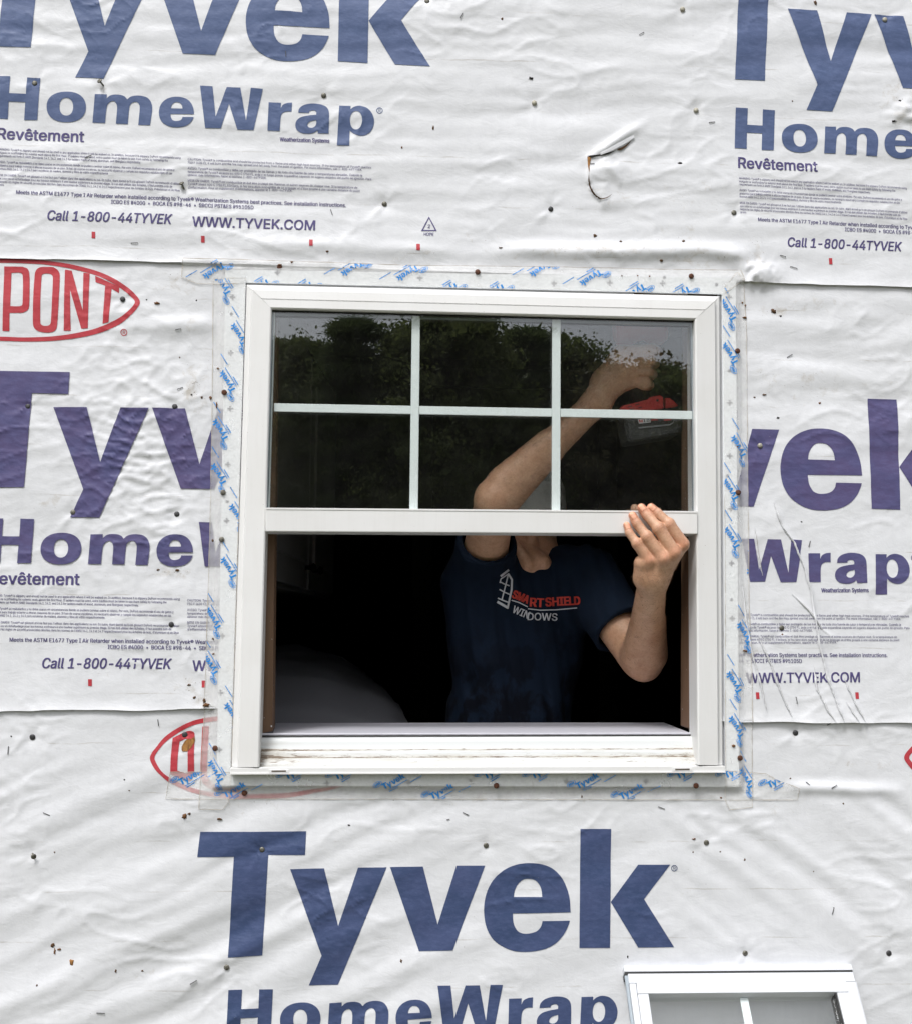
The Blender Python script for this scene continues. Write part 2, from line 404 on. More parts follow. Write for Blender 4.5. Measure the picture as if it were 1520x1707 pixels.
BLOBS = [(700, 432, 60, 14, .5), (800, 398, 70, 10, .5), (990, 420, 140, 16, .8), (1160, 432, 70, 16, .8), (1145, 400, 60, 22, .45), (560, 440, 120, 9, .55), (1290, 520, 26, 10, 1.0), (1345, 508, 60, 18, .6),
         (1330, 640, 90, 30, .55), (1440, 640, 80, 10, .4), (300, 470, 45, 40, .6), (325, 640, 35, 55, .75), (330, 545, 30, 20, .5), (290, 955, 40, 10, 1.0), (320, 1145, 35, 22, .9), (335, 1170, 22, 12, 1.0),
         (350, 905, 18, 40, .7), (1215, 1060, 25, 30, .6), (1250, 1085, 25, 12, .7), (1255, 430, 30, 40, .6), (1015, 330, 40, 20, .5), (1160, 330, 90, 45, .35), (1490, 160, 35, 26, .8), (1500, 195, 26, 20, .8),
         (85, 838, 18, 10, .6), (150, 1690, 60, 8, .4), (880, 1330, 330, 14, .5), (420, 1330, 90, 26, .55), (1400, 1275, 120, 9, .6), (200, 1625, 90, 9, .5), (1150, 1480, 30, 40, .35), (40, 1587, 60, 5, .4), (1330, 1345, 90, 20, .4)]
def make_sheet(key, name, lab, zlo, zhi, nz, off):
    X = XS
    def zz(x): return zlo(x), zhi(x)
    a, b = zz(X)
    T = np.asarray(nz)
    Z = a[None, :] + T[:, None] * (b - a)[None, :]
    XX = np.broadcast_to(X[None, :], Z.shape)
    Y = H(key, XX, Z)
    V = np.stack([XX, Y, Z], -1).reshape(-1, 3)
    nr, nc = Z.shape
    i = np.arange(nr * nc).reshape(nr, nc)
    Q = np.stack([i[:-1, :-1], i[:-1, 1:], i[1:, 1:], i[1:, :-1]], -1).reshape(-1, 4)
    c = V[Q].mean(1); u, v = UV(c[:, 0], c[:, 2])
    keep = ~((u > 425) & (u < 1193) & (v > 490) & (v < 1272))
    Q = Q[keep]
    used = np.unique(Q); re = np.full(len(V), -1); re[used] = np.arange(len(used))
    V = V[used]; Q = re[Q]
    o = npmesh(name, V, Q, M_wrap)
    tag(o, lab, 'house wrap', 'courses of house wrap')
    me = o.data
    u, v = UV(V[:, 0], V[:, 2])
    d = np.zeros(len(V))
    for bx, by, sx_, sy_, w in BLOBS: d = np.maximum(d, w * np.exp(-((u - bx) / sx_) ** 2 - ((v - by) / sy_) ** 2))
    d *= np.clip(.65 + .9 * gn(u / 22, v / 16, 33), 0, 1.3)
    for grp in NAILS.values():
        for nx, ny, k in grp:
            d = np.maximum(d, .35 * np.exp(-((u - nx) / 9) ** 2 - ((v - ny - 5) / 11) ** 2))
    at = me.attributes.new('dirt', 'FLOAT', 'POINT'); at.data.foreach_set('value', d.astype(np.float32))
    uvl = me.uv_layers.new(name='UVMap')
    li = np.empty(len(me.loops), np.int32); me.loops.foreach_get('vertex_index', li)
    uvl.data.foreach_set('uv', (np.stack([u - 0 * v, v - .034 * u + .000026 * u * v], 1) / 1000)[li].astype(np.float32).ravel())
    SHEET[key] = o
    return o
def tvals(h_total, f0, f1, fine=.0042, coarse=.05):
    """row parameters 0..1, fine between f0 and f1 metres"""
    return np.unique(np.clip(np.concatenate([np.arange(0, f0, coarse), np.arange(f0, f1, fine), np.arange(f1, h_total + coarse, coarse), [0, h_total]]) / h_total, 0, 1))
ZTOP = 1.75
make_sheet('lower', 'house_wrap', 'lowest course of white house wrap with deep blue lettering below the installed window', lambda x: x * 0 + ZG + .02, lambda x: edge_m(x) + .06, tvals(1.54, .78, 1.54), 0)
make_sheet('middle', 'house_wrap', 'middle course of white house wrap with violet lettering on both sides of the installed window', edge_m, lambda x: edge_u(x) + .06, tvals(.87, 0, .87), 0)
make_sheet('upper', 'house_wrap', 'top course of white house wrap with blue lettering above the installed window', edge_u, lambda x: x * 0 + ZTOP, tvals(1.31, 0, .70), 0)

# ------------------------------------------------------------------ lettering
def K(ox, oy, pts, s=3.7925):
    return [((p[0] / s + ox, p[1] / s + oy) + tuple(p[2:])) for p in pts]
def spline(pts, step=None):
    """closed outline; points flagged (x, y, 1) are corners, the others are smooth (Catmull-Rom)"""
    n = len(pts); out = []
    if all(len(p) == 2 for p in pts) or any(len(p) == 3 for p in pts):
        for i in range(n):
            p0, p1, p2, p3 = pts[i - 1], pts[i], pts[(i + 1) % n], pts[(i + 2) % n]
            a = np.array(p1[:2], float); b = np.array(p2[:2], float)
            if len(p1) == 3 and len(p2) == 3: out.append(a); continue
            ta = (b - np.array(p0[:2])) * .5 if len(p1) == 2 else (b - a)
            tb = (np.array(p3[:2]) - a) * .5 if len(p2) == 2 else (b - a)
            L = np.hypot(*(b - a)); 
            for tn, nm in ((ta, 0), (tb, 1)):
                l = np.hypot(*tn)
                if l > 1.6 * L: tn *= 1.6 * L / l
            for k in range(6):
                t = k / 6; t2 = t * t; t3 = t2 * t
                out.append((2 * t3 - 3 * t2 + 1) * a + (t3 - 2 * t2 + t) * ta + (-2 * t3 + 3 * t2) * b + (t3 - t2) * tb)
    return np.array(out)
def corner(pts): return [(p[0], p[1], 1) for p in pts]
def ell(cx, cy, rx, ry, n=40, e=2.0):
    t = np.arange(n) * 2 * np.pi / n; c, s = np.cos(t), np.sin(t)
    return np.stack([cx + rx * np.sign(c) * np.abs(c) ** (2 / e), cy + ry * np.sign(s) * np.abs(s) ** (2 / e)], 1)
# glyph = list of shapes; shape = (outer, [holes]), px coordinates of the block they were measured on
e_out = [(722, 1003, 1), (716, 915), (698, 848), (665, 782), (610, 727), (540, 698), (460, 690), (380, 700), (300, 735), (235, 795), (195, 870), (176, 960), (180, 1050), (200, 1120), (240, 1180), (300, 1222), (360, 1245), (425, 1252), (500, 1247), (575, 1228), (635, 1192), (680, 1142), (706, 1092), (718, 1056, 1), (545, 1058, 1), (535, 1093), (510, 1121), (470, 1135), (425, 1137), (390, 1122), (367, 1085), (359, 1050), (357, 1010, 1)]
e_hole = [(363, 905, 1), (370, 865), (390, 825), (420, 797), (455, 790), (495, 798), (522, 823), (538, 860), (543, 905, 1)]
TYVEK_D = {
    'T': [(corner([(332.8, 1385.7), (510, 1384.9), (508.4, 1424.2), (447, 1424.2), (437.5, 1593.2), (380.4, 1595.9), (389.5, 1427.3), (328.5, 1427.6)]), [])],
    'y': [(corner(K(380, 1257, [(393, 725), (607, 720), (697, 1088), (822, 717), (1003, 715), (697, 1462), (512, 1467), (593, 1275)])), [])],
    'v': [(corner([(650, 1445), (704.9, 1444.5), (729.6, 1541.8), (760.5, 1443.2), (808, 1443.2), (754.4, 1584.5), (698.5, 1585.8)]), [])],
    'e': [(K(760, 1257, e_out), [K(760, 1257, e_hole)])],
    'k': [(corner(K(760, 1257, [(784, 475), (978, 475), (972, 1228), (778, 1228)])), []), (corner(K(760, 1257, [(976, 937), (1150, 702), (1352, 702), (1187, 920), (1378, 1224), (1150, 1226)])), [])],
}
def e2(ox, oy, x0, y0, w, h, sh=0):
    f = lambda L: [((x0 + (p[0] - 176) / 546 * w + sh * ((p[1] - 690) / 562), y0 + (p[1] - 690) / 562 * h + .035 * (p[0] - 449) / 546 * w) + tuple(p[2:])) for p in L]
    return K(ox, oy, f(e_out)), K(ox, oy, f(e_hole))
eo, eh = e2(0, 0, 1008, 617, 222, 193)
HOME_A = {
    'H': [(corner(K(0, 0, [(-12, 487), (72, 490), (64, 597), (170, 601), (177, 495), (261, 500), (240, 763), (156, 762), (165, 652), (60, 648), (53, 755), (-31, 752)])), [])],
    'o': [(K(0, 0, ell(424, 682, 124, 95, 40, 2.25)), [K(0, 0, ell(424, 681, 43, 55, 32, 2.2))])],
    'm': [(K(0, 0, [(605, 602, 1), (680, 603, 1), (679, 628, 1), (700, 611), (728, 604), (765, 606), (792, 616), (808, 634, 1), (828, 618), (858, 610), (900, 611), (937, 624), (960, 655), (965, 700), (952, 796, 1), (877, 793, 1), (886, 700), (884, 668), (868, 650), (845, 652), (826, 668), (819, 700), (811, 788, 1), (735, 785, 1), (743, 700), (741, 665), (725, 646), (702, 650), (684, 668), (676, 700), (667, 781, 1), (588, 779, 1)]), [])],
    'e': [(eo, [eh])],
    'W': [(corner(K(0, 0, [(1268, 548), (1347, 552), (1366, 742), (1437, 557), (1523, 562), (1558, 768), (1589, 563), (1665, 570), (1606, 827), (1503, 825), (1451, 660), (1400, 817), (1300, 815)])), [])],
    'r': [(K(380, 0, [(260, 652, 1), (338, 655, 1), (336, 690, 1), (350, 668), (378, 656), (408, 654, 1), (404, 712, 1), (372, 711), (347, 722), (336, 748), (330, 833, 1), (252, 830, 1)]), [])],
    'a': [(K(380, 0, [(446, 718, 1), (453, 692), (478, 671), (520, 660), (565, 660), (608, 671), (634, 695), (641, 735), (638, 848, 1), (570, 847, 1), (567, 829, 1), (545, 843), (510, 850), (465, 844), (437, 825), (428, 795), (438, 766), (465, 746), (510, 736), (560, 731, 1), (560, 714), (550, 704), (533, 703), (519, 708), (514, 719, 1)]), [K(380, 0, [(560, 765, 1), (528, 771), (509, 784), (505, 800), (516, 811), (536, 812), (553, 801), (560, 785)])])],
    'p': [(K(380, 0, [(705, 673, 1), (777, 676, 1), (776, 697, 1), (800, 681), (835, 675), (880, 689), (912, 724), (925, 768), (918, 810), (895, 844), (855, 862), (815, 857), (787, 842), (771, 827, 1), (768, 925, 1), (690, 923, 1)]), [K(380, 0, ell(811, 766, 38, 57, 30, 2.1))])],
}
CORR = {  # A pixel -> the same printed feature on the other repeats
    'B': [((68.8, 131.8), (1288.8, 186.4)), ((63.3, 201.2), (1288.8, 253.1)), ((155, 205.4), (1372.6, 257.1)), ((251, 209.9), (1459.6, 261.6)), ((110.7, 154.8), (1330.9, 206.5)), ((127.9, 131), (1342.3, 185.4)), ((173.5, 132.6), (1385, 186.7)), ((175.9, 48), (1383.7, 102)), ((145.6, 85.7), (1359.4, 143.2)), ((303.2, 90.4), (1501.5, 147.7)), ((79.6, 367.8), (1309.3, 411.3)), ((287.4, 374.4), (1501, 419.2)), ((157, 393), (1382.9, 437)), ((140.5, 238.6), (1358.6, 288.7)), ((28.5, 324.3), (1261.6, 369.2))],
    'C1': [((52.7, 77), (40.9, 809.4)), ((127.9, 131), (120, 862.2)), ((173.5, 132.6), (168.8, 862.5)), ((175.9, 48), (165.6, 772)), ((145.6, 85.7), (137.6, 815.5)), ((303.2, 90.4), (301.4, 813.4)), ((63.3, 201.2), (50.9, 941)), ((68.8, 131.8), (59.1, 865.6)), ((155, 205.4), (144.5, 941)), ((251, 209.9), (248.9, 941.5)), ((110.7, 154.8), (102.8, 886.7)), ((324.3, 182), (322.2, 916.5)), ((334.3, 144.5), (331.7, 868.2)), ((79.6, 367.8), (68, 1111.6)), ((287.4, 374.4), (286, 1115.5)), ((321.2, 378.4), (320.4, 1115.5)), ((140.5, 238.6), (131.8, 974.5)), ((28.5, 324.3), (17.7, 1069.4)), ((157, 393), (151, 1140.6))],
    'C2': [((358.6, 93.9), (1253.9, 844)), ((485.5, 103.6), (1366.5, 849.8)), ((562, 104.4), (1450.1, 847.7)), ((612.8, 36.4), (1495.7, 778)), ((342.8, 214.9), (1248.4, 969.2)), ((334.3, 144.5), (1235.2, 896.7)), ((448.6, 171.9), (1344.1, 920.2)), ((565.9, 177.5), (1458.3, 922.5)), ((561.9, 243.4), (1458.8, 991)), ((623.9, 202.5), (1517.4, 945.5)), ((321.2, 378.4), (1242.6, 1137.4)), ((525, 385), (1431.9, 1138.7)), ((339, 400), (1263.7, 1161.7)), ((519, 407), (1427.4, 1163.3))],
    'D': [((127.9, 131), (515, 1643.8)), ((173.5, 132.6), (563.8, 1642.5)), ((175.9, 48), (563.8, 1543.9)), ((145.6, 85.7), (536.4, 1593.2)), ((303.2, 90.4), (698.5, 1585.8)), ((358.6, 93.9), (754.4, 1584.5)), ((485.5, 103.6), (872, 1587)), ((562, 104.4), (965.1, 1580.8)), ((612.8, 36.4), (1016.3, 1504)), ((713.8, 109.7), (1123.3, 1579.7)), ((52.7, 77), (437.5, 1593.2)), ((68.8, 131.8), (453.8, 1649)), ((110.7, 154.8), (500, 1672)), ((334.3, 144.5), (730.7, 1642.8)), ((448.6, 171.9), (849, 1664)), ((565.9, 177.5), (968.8, 1663.8))],
}
def fit(src, dst, s=None):
    s = XZ(src) if s is None else s; d = XZ(dst); m = s.mean(0)
    def B(p): p = p - m; return np.stack([np.ones(len(p)), p[:, 0], p[:, 1], p[:, 0] * p[:, 1]], 1)
    c = np.linalg.lstsq(B(s), d, rcond=None)[0]
    return lambda p: B(p) @ c
MAP = {'A': lambda p: p}
D2A = fit([b for a, b in CORR['D']], [a for a, b in CORR['D']])
XTRA = {  # D pixel -> the same feature on the repeats whose tops are cut off in A
    'B': [((483.6, 1448.2), (1309.1, 17.7)), ((644.5, 1445.5), (1450.1, 25.8)), ((650, 1445), (1454.9, 25.8)), ((704.9, 1444.5), (1503.6, 28.5)), ((437.5, 1593.2), (1273.8, 134.5)), ((380.4, 1595.9), (1224.7, 132))],
    'C1': [((483.6, 1448.2), (91.5, 678.4)), ((644.5, 1445.5), (248.4, 681)), ((510, 1384.9), (115.5, 620.4)), ((508.4, 1424.2), (114.7, 657.3)), ((447, 1424.2), (53.8, 657.3)), ((650, 1445), (255, 681)), ((704.9, 1444.5), (309, 681.8))],
    'C2': [((966.7, 1382.2), (1447.5, 666.5)), ((1017.9, 1382.2), (1493.9, 667.3)), ((881.3, 1438.9), (1366.5, 715.8)), ((808, 1443.2), (1300.1, 718)), ((760.5, 1443.2), (1255, 717.2))], 'D': []}
for k, L in CORR.items():
    s_ = XZ([a for a, b in L]); d_ = [b for a, b in L]
    if XTRA[k]: s_ = np.concatenate([s_, D2A(XZ([a for a, b in XTRA[k]]))]); d_ = d_ + [b for a, b in XTRA[k]]
    MAP[k] = fit(None, d_, s_)
def inside(pts, poly):
    x, y = pts[:, 0], pts[:, 1]; r = np.zeros(len(pts), bool)
    a = poly; b = np.roll(poly, -1, 0)
    for (x0, y0), (x1, y1) in zip(a, b):
        if y0 == y1: continue
        c = ((y0 > y) != (y1 > y)) & (x < (x1 - x0) * (y - y0) / (y1 - y0) + x0)
        r ^= c
    return r
def dens(poly, st):
    out = []
    for a, b in zip(poly, np.roll(poly, -1, 0)):
        n = max(1, int(np.ceil(np.hypot(*(b - a)) / st)))
        for k in range(n): out.append(a + (b - a) * k / n)
    return np.array(out)
def fill(shapes, st=.0045):
    """flat triangulation of outlines in wall coordinates, dense enough to drape"""
    AV, AF = [], []; off = 0
    for outer, holes in shapes:
        loops = [dens(outer, st)] + [dens(h, st) for h in holes]
        pts = list(np.concatenate(loops)); ed = []; o = 0
        for L in loops:
            n = len(L); ed += [(o + i, o + (i + 1) % n) for i in range(n)]; o += n
        lo = loops[0].min(0); hi = loops[0].max(0)
        gx, gz = np.meshgrid(np.arange(lo[0] + st / 2, hi[0], st), np.arange(lo[1] + st / 2, hi[1], st))
        g = np.stack([gx.ravel(), gz.ravel()], 1)
        if len(g):
            k = inside(g, loops[0])
            for L in loops[1:]: k &= ~inside(g, L)
            pts += list(g[k])
        r = delaunay_2d_cdt([Vector(p) for p in pts], ed, [], 0, 1e-7)
        v = np.array([tuple(p) for p in r[0]]); f = np.array([t for t in r[2] if len(t) == 3])
        c = v[f].mean(1); k = inside(c, loops[0])
        for L in loops[1:]: k &= ~inside(c, L)
        f = f[k]
        a, b, d = v[f[:, 0]], v[f[:, 1]], v[f[:, 2]]
        cr = (b[:, 0] - a[:, 0]) * (d[:, 1] - a[:, 1]) - (b[:, 1] - a[:, 1]) * (d[:, 0] - a[:, 0])
        f[cr < 0] = f[cr < 0][:, ::-1]
        AV.append(v); AF.append(f + off); off += len(v)
    return np.concatenate(AV), np.concatenate(AF)
def drape(name, V2, Fc, key, m, parent=None, lift=.0007, stack=0):
    y = H(key, V2[:, 0], V2[:, 1]) - lift
    if stack: y = y - .00009 * (np.arange(len(V2)) * stack // len(V2))
    a, b, c = V2[Fc[:, 0]], V2[Fc[:, 1]], V2[Fc[:, 2]]
    ar = np.abs((b[:, 0] - a[:, 0]) * (c[:, 1] - a[:, 1]) - (b[:, 1] - a[:, 1]) * (c[:, 0] - a[:, 0])); Fc = Fc[ar > 2e-10]
    o = npmesh(name, np.stack([V2[:, 0], y, V2[:, 1]], 1), Fc, m, parent or SHEET[key])
    if len(o.data.vertices) == len(V2):      # shade with the slope of the sheet itself
        e_ = .002; x, z = V2[:, 0], V2[:, 1]
        gx_ = (H(key, x + e_, z) - H(key, x - e_, z)) / (2 * e_); gz_ = (H(key, x, z + e_) - H(key, x, z - e_)) / (2 * e_)
        nn_ = np.stack([gx_, -np.ones_like(x), gz_], 1); nn_ /= np.linalg.norm(nn_, axis=1)[:, None]
        o.data.normals_split_custom_set_from_vertices(nn_.tolist())
    return o
def shapes_map(sh, f):
    return [(f(spline(o) if isinstance(o, list) else o), [f(spline(h) if isinstance(h, list) else h) for h in hs]) for o, hs in sh]
LETTER = {}
for w, g in (('Tyvek', TYVEK_D), ('HomeWrap', HOME_A)):
    for i, (ch, sh) in enumerate(g.items()):
        LETTER[(w, i)] = (ch, shapes_map(sh, (lambda p: D2A(XZ(p))) if w == 'Tyvek' else (lambda p: XZ(p))))
# the e of Home is used once; letters run H o m e W r a p
SHOWN = {'A': None, 'B': None, 'C1': None, 'C2': None, 'D': None}
BLK = {'A': ('upper', 'A'), 'B': ('upper', 'B'), 'C1': ('middle', 'C'), 'C2': ('middle', 'C'), 'D': ('lower', 'D')}
SKIP = {'C1': [('Tyvek', 3), ('Tyvek', 4), ('HomeWrap', 5), ('HomeWrap', 6), ('HomeWrap', 7)],
        'C2': [('Tyvek', 0), ('Tyvek', 1), ('HomeWrap', 0), ('HomeWrap', 1), ('HomeWrap', 2), ('HomeWrap', 3)]}
def clip_hole(V2, Fc):
    c = V2[Fc].mean(1); u, v = UV(c[:, 0], c[:, 1])
    return Fc[~((u > 405) & (u < 1210) & (v > 472) & (v < 1288))]
for b, (key, mk) in BLK.items():
    for wi, (ch, sh) in LETTER.items():
        if wi in SKIP.get(b, []): continue
        V2, Fc = fill([(MAP[b](o), [MAP[b](h) for h in hs]) for o, hs in sh])
        Fc = clip_hole(V2, Fc)
        if len(Fc): drape('printed_letter', V2, Fc, key, M_blue[mk], lift=.0015 if b == 'C1' else .0008)

# fonts: Blender's own sans; the built-in one if it is not found
FONT = None
try:
    fp = os.path.join(bpy.utils.resource_path('LOCAL'), 'datafiles', 'fonts', 'Inter.woff2')
    if os.path.exists(fp): FONT = bpy.data.fonts.load(fp)
except Exception: FONT = None
_tc = {}
_ch = []
def cap_h():
    if not _ch:
        cu = bpy.data.curves.new('t', 'FONT'); cu.body = 'H'
        if FONT: cu.font = FONT
        ob = bpy.data.objects.new('t', cu); me = bpy.data.meshes.new_from_object(ob)
        _ch.append(max(v.co.y for v in me.vertices)); bpy.data.objects.remove(ob); bpy.data.curves.remove(cu); bpy.data.meshes.remove(me)
    return _ch[0]
def text2d(s, bold=.0, res=2, space=1.0):
    """text as flat triangles, non-zero winding: x runs 0..1 along the line, y in cap heights"""
    k = (s, res)
    if k in _tc: return _tc[k]
    cu = bpy.data.curves.new('t', 'FONT'); cu.body = s; cu.resolution_u = res; cu.fill_mode = 'NONE'
    if FONT: cu.font = FONT
    ob = bpy.data.objects.new('t', cu); me = bpy.data.meshes.new_from_object(ob)
    v = np.array([tuple(x.co)[:2] for x in me.vertices]); E = [tuple(e.vertices) for e in me.edges]
    bpy.data.objects.remove(ob); bpy.data.curves.remove(cu); bpy.data.meshes.remove(me)
    adj = {}
    for a, b in E: adj.setdefault(a, []).append(b); adj.setdefault(b, []).append(a)
    seen = set(); loops = []
    for i in range(len(v)):
        if i in seen or i not in adj: continue
        L = [i]; seen.add(i); nx_ = i + 1 if i + 1 in adj[i] else adj[i][-1]
        while nx_ not in seen:
            L.append(nx_); seen.add(nx_); c = [j for j in adj[nx_] if j not in seen]
            if not c: break
            nx_ = c[0]
        if len(L) > 2: loops.append(v[L])
    # group the outlines that overlap in x into glyphs
    loops.sort(key=lambda l: l[:, 0].min()); G = []
    for l in loops:
        if G and l[:, 0].min() < G[-1][1] - 1e-6: G[-1][0].append(l); G[-1][1] = max(G[-1][1], l[:, 0].max())
        else: G.append([[l], l[:, 0].max()])
    VV_, FF_, off = [], [], 0
    for ls, _m in G:
        pts, ed, o = [], [], 0
        for l in ls:
            n = len(l); pts += [Vector(p) for p in l]; ed += [(o + i, o + (i + 1) % n) for i in range(n)]; o += n
        r = delaunay_2d_cdt(pts, ed, [], 0, 1e-6)
        vv = np.array([tuple(p) for p in r[0]]); f = np.array([t for t in r[2] if len(t) == 3])
        c = vv[f].mean(1); w = np.zeros(len(c), int)
        for l in ls:
            for (x0, y0), (x1, y1) in zip(l, np.roll(l, -1, 0)):
                if y0 == y1: continue
                hit = ((y0 > c[:, 1]) != (y1 > c[:, 1])) & (c[:, 0] < (x1 - x0) * (c[:, 1] - y0) / (y1 - y0) + x0)
                w += np.where(hit, 1 if y1 > y0 else -1, 0)
        f = f[w != 0]
        a, b, d = vv[f[:, 0]], vv[f[:, 1]], vv[f[:, 2]]
        cr = (b[:, 0] - a[:, 0]) * (d[:, 1] - a[:, 1]) - (b[:, 1] - a[:, 1]) * (d[:, 0] - a[:, 0]); f[cr < 0] = f[cr < 0][:, ::-1]
        VV_.append(vv); FF_.append(f + off); off += len(vv)
    v = np.concatenate(VV_); f = np.concatenate(FF_)
    x0, x1 = v[:, 0].min(), v[:, 0].max(); v[:, 0] = (v[:, 0] - x0) / (x1 - x0); v[:, 1] /= cap_h()
    _tc[k] = (v, f); return v, f
def line_px(s, p0, p1, cap, bold=0., shear=0., res=2, space=1.0):
    """line of text whose baseline runs p0 -> p1 in photo pixels with the given cap height"""
    v, f = text2d(s, bold, res, space)
    p0 = np.array(p0, float); d = np.array(p1, float) - p0; L = np.hypot(*d); e = d / L; up = np.array([e[1], -e[0]])
    q = p0 + np.outer(v[:, 0], d) + np.outer(v[:, 1] * cap, up) + np.outer(v[:, 1] * cap * shear, e)
    if bold:      # heavier strokes: the line printed again a hair to each side
        w = bold * cap * 2.2
        offs = [(-w, 0), (w, 0)] if cap < 10 else [(-w, -w * .5), (w, -w * .5), (-w, w * .5), (w, w * .5)]
        n = len(q); q = np.concatenate([q + e * a + up * b for a, b in offs]); f = np.concatenate([f + n * i for i in range(len(offs))])
    return q, f
def join(parts):
    V, Fc, o = [], [], 0
    for v, f in parts: V.append(v); Fc.append(f + o); o += len(v)
    return np.concatenate(V), np.concatenate(Fc)
def reg(cx, cy, r):
    """registered mark: ring and R"""
    a = ell(cx, cy, r, r, 28)
    ring = (a, [ell(cx, cy, r * .80, r * .80, 28)])
    return ring
PL = [("WARNING: Tyvek® is slippery and should not be used in any application where it will be walked on. In addition, because it is slippery DuPont recommends using", 0, 252, 302, 15),
      ("kickjacks or scaffolding for exterior work above the first floor. If ladders must be used, extra caution must be taken to use them safely by following the", 0, 257.5, 281, 14),
      ("requirements set forth in ANSI Standards 14.1, 14.2, and 14.3 for ladders made of wood, aluminum, and fiberglass respectively.", 0, 262.8, 236, 12),
      ("AVISO: Tyvek® es resbaladizo y no debe usarse en circunstancias donde se pudiera caminar sobre el mismo. Por esto, DuPont recomienda el uso de gatos y", 0, 272.6, 292, 14.5),
      ("andamios para trabajo exterior a alturas mayores de un piso. Si han de usarse escaleras, es necesario observar y cumplir los requisitos establecidos en las", 0, 278.2, 288, 14.5),
      ("Normas ANSI 14.1, 14.2 y 14.3 para escaleras de madera, aluminio y fibra de vidrio respectivamente.", 0, 283.6, 182, 9),
      ("MISE EN GARDE: Tyvek® est glissant et il ne faut pas l'utiliser dans des applications ou sol. En outre, étant donné qu'il est glissant DuPont recommande d'utiliser", 0, 294.4, 301, 15),
      ("des crics ou un échafaudage pour les travaux extérieurs à une hauteur supérieure au premier étage. Si l'on doit utiliser des échelles, il faut prendre soin de", 0, 300, 288, 14),
      ("respecter les règles de sécurité provinciales décrites dans les normes de l'ANSI 14.1, 14.2 et 14.3 respectivement pour les échelles de bois, d'aluminium et de fibre", 0, 305.3, 300, 15),
      ("de verre.", 0, 310.6, 8, .4),
      ("CAUTION: Tyvek® is combustible and should be protected from a flame and other high heat sources. If the temperature of Tyvek® reaches", 314, 269, 619, 14),
      ("750 F (400 C), it will burn and the fire may spread and fall away from the point of ignition. For more information, call 1-800-44TYVEK.", 314, 274.6, 604, 12),
      ("AVISO: Tyvek® es combustible y debe ser protegido de las llamas y de toda otra fuente de calor o temperaturas elevadas. Cuando la", 314, 284, 604, 12),
      ("temperatura de Tyvek® alcanza los 400 C (750 F), arde y el fuego puede expandirse cayendo en lugares alejados del punto de ignición. Para", 314, 289.5, 619, 12.5),
      ("obtener más información, llame al teléfono 1-800-44TYVEK.", 314, 294.8, 445, 5),
      ("MISE EN GARDE: Tyvek® est combustible et doit être protégé des flammes et autres sources de chaleur vive. Si la température de", 314, 304, 596, 12),
      ("Tyvek® atteint 400 C (750 F), il brûlera, le feu sera alors susceptible de se propager et d'être projeté à une certaine distance du point", 314, 309.3, 600, 12),
      ("d'inflammation. Pour un supplément d'informations, appeler le 1-800-44TYVEK.", 314, 314.7, 488, 6)]
def small_print(b):
    key = BLK[b][0]
    def put(name, parts, m=M_small, stack=4):
        V, Fc = join(parts); V2 = MAP[b](XZ(V)); Fc = clip_hole(V2, Fc)
        if len(Fc): return drape(name, V2, Fc, key, m, lift=.0006, stack=stack)
    put('printed_word', [line_px('Revêtement', (-3, 232.4), (140.5, 238), 18.2, .017, res=4)])
    put('printed_word', [line_px('Weatherization Systems', (467, 236.4), (549.3, 239.0), 6.8, .02, res=3)])
    tp = [line_px(s, (x0 - (3 if x0 == 0 else 0), y0), (x1, y0 + dy * .98), 3.6, .004, res=1) for s, x0, y0, x1, dy in PL]
    o = put('fine_print', tp)
    put('printed_line', [line_px('Meets the ASTM E1677 Type I Air Retarder when installed according to Tyvek® Weatherization Systems best practices. See installation instructions.', (28.5, 324.6), (577, 346.2), 6.2, .014, res=2),
                         line_px('ICBO ES #4000  •  BOCA ES #98-46  •  SBCCI PST&ES #95105D', (186, 340.2), (423, 349.8), 6.2, .014, res=2)])
    put('printed_line', [line_px('Call 1-800-44TYVEK', (79.6, 368.0), (285.5, 374.6), 16.0, .014, .16, res=4)])
    put('printed_line', [line_px('WWW.TYVEK.COM', (321.2, 378.6), (525, 385.2), 16.2, .014, .02, res=4)])
    for tx, ty in ((157, 393), (339, 400), (519, 407), (697, 414)):
        if b == 'B' and tx > 400: continue
        V2, Fc = fill([(MAP[b](XZ([(tx - 3, ty - 5.5), (tx + 3, ty - 5.3), (tx + 3, ty + 5.5), (tx - 3, ty + 5.3)])), [])]); Fc = clip_hole(V2, Fc)
        if len(Fc): drape('red_mark', V2, Fc, key, M_red)
    if b in ('A', 'B'):
        t = [(715, 362), (728, 386.5), (702, 386.5)]; ti = [(715, 365.2), (724.8, 384.8), (705.2, 384.8)]
        V2, Fc = fill([(MAP[b](XZ(t)), [MAP[b](XZ(ti))])]); drape('recycling_mark', V2, Fc, key, M_small)
        put('printed_word', [line_px('2', (713, 381.5), (717, 381.6), 6, .01), line_px('HDPE', (706.5, 394.3), (722.5, 394.6), 5.2, .012)])
for b in ('A', 'B', 'C1', 'C2'): small_print(b)
def regmark(b, cx, cy, r, m, key=None):
    f = (lambda p: MAP[b](XZ(p))) if b else (lambda p: XZ(p))
    V2, Fc = fill([(f(ell(cx, cy, r, r, 28)), [f(ell(cx, cy, r * .78, r * .78, 28))])])
    t = line_px('R', (cx - r * .32, cy + r * .48), (cx + r * .42, cy + r * .5), r * .98, 0)
    V2, Fc = join([(V2, Fc), (f(t[0]), t[1])])
    drape('registered_mark', V2, Fc, key or BLK[b][0], m)
for b in ('A', 'B', 'C2'): regmark(b, 632.9, 185.6, 5.2, M_blue[BLK[b][1]])
regmark(None, 1123.1, 1447.6, 5.2, M_blue['D'], 'lower')

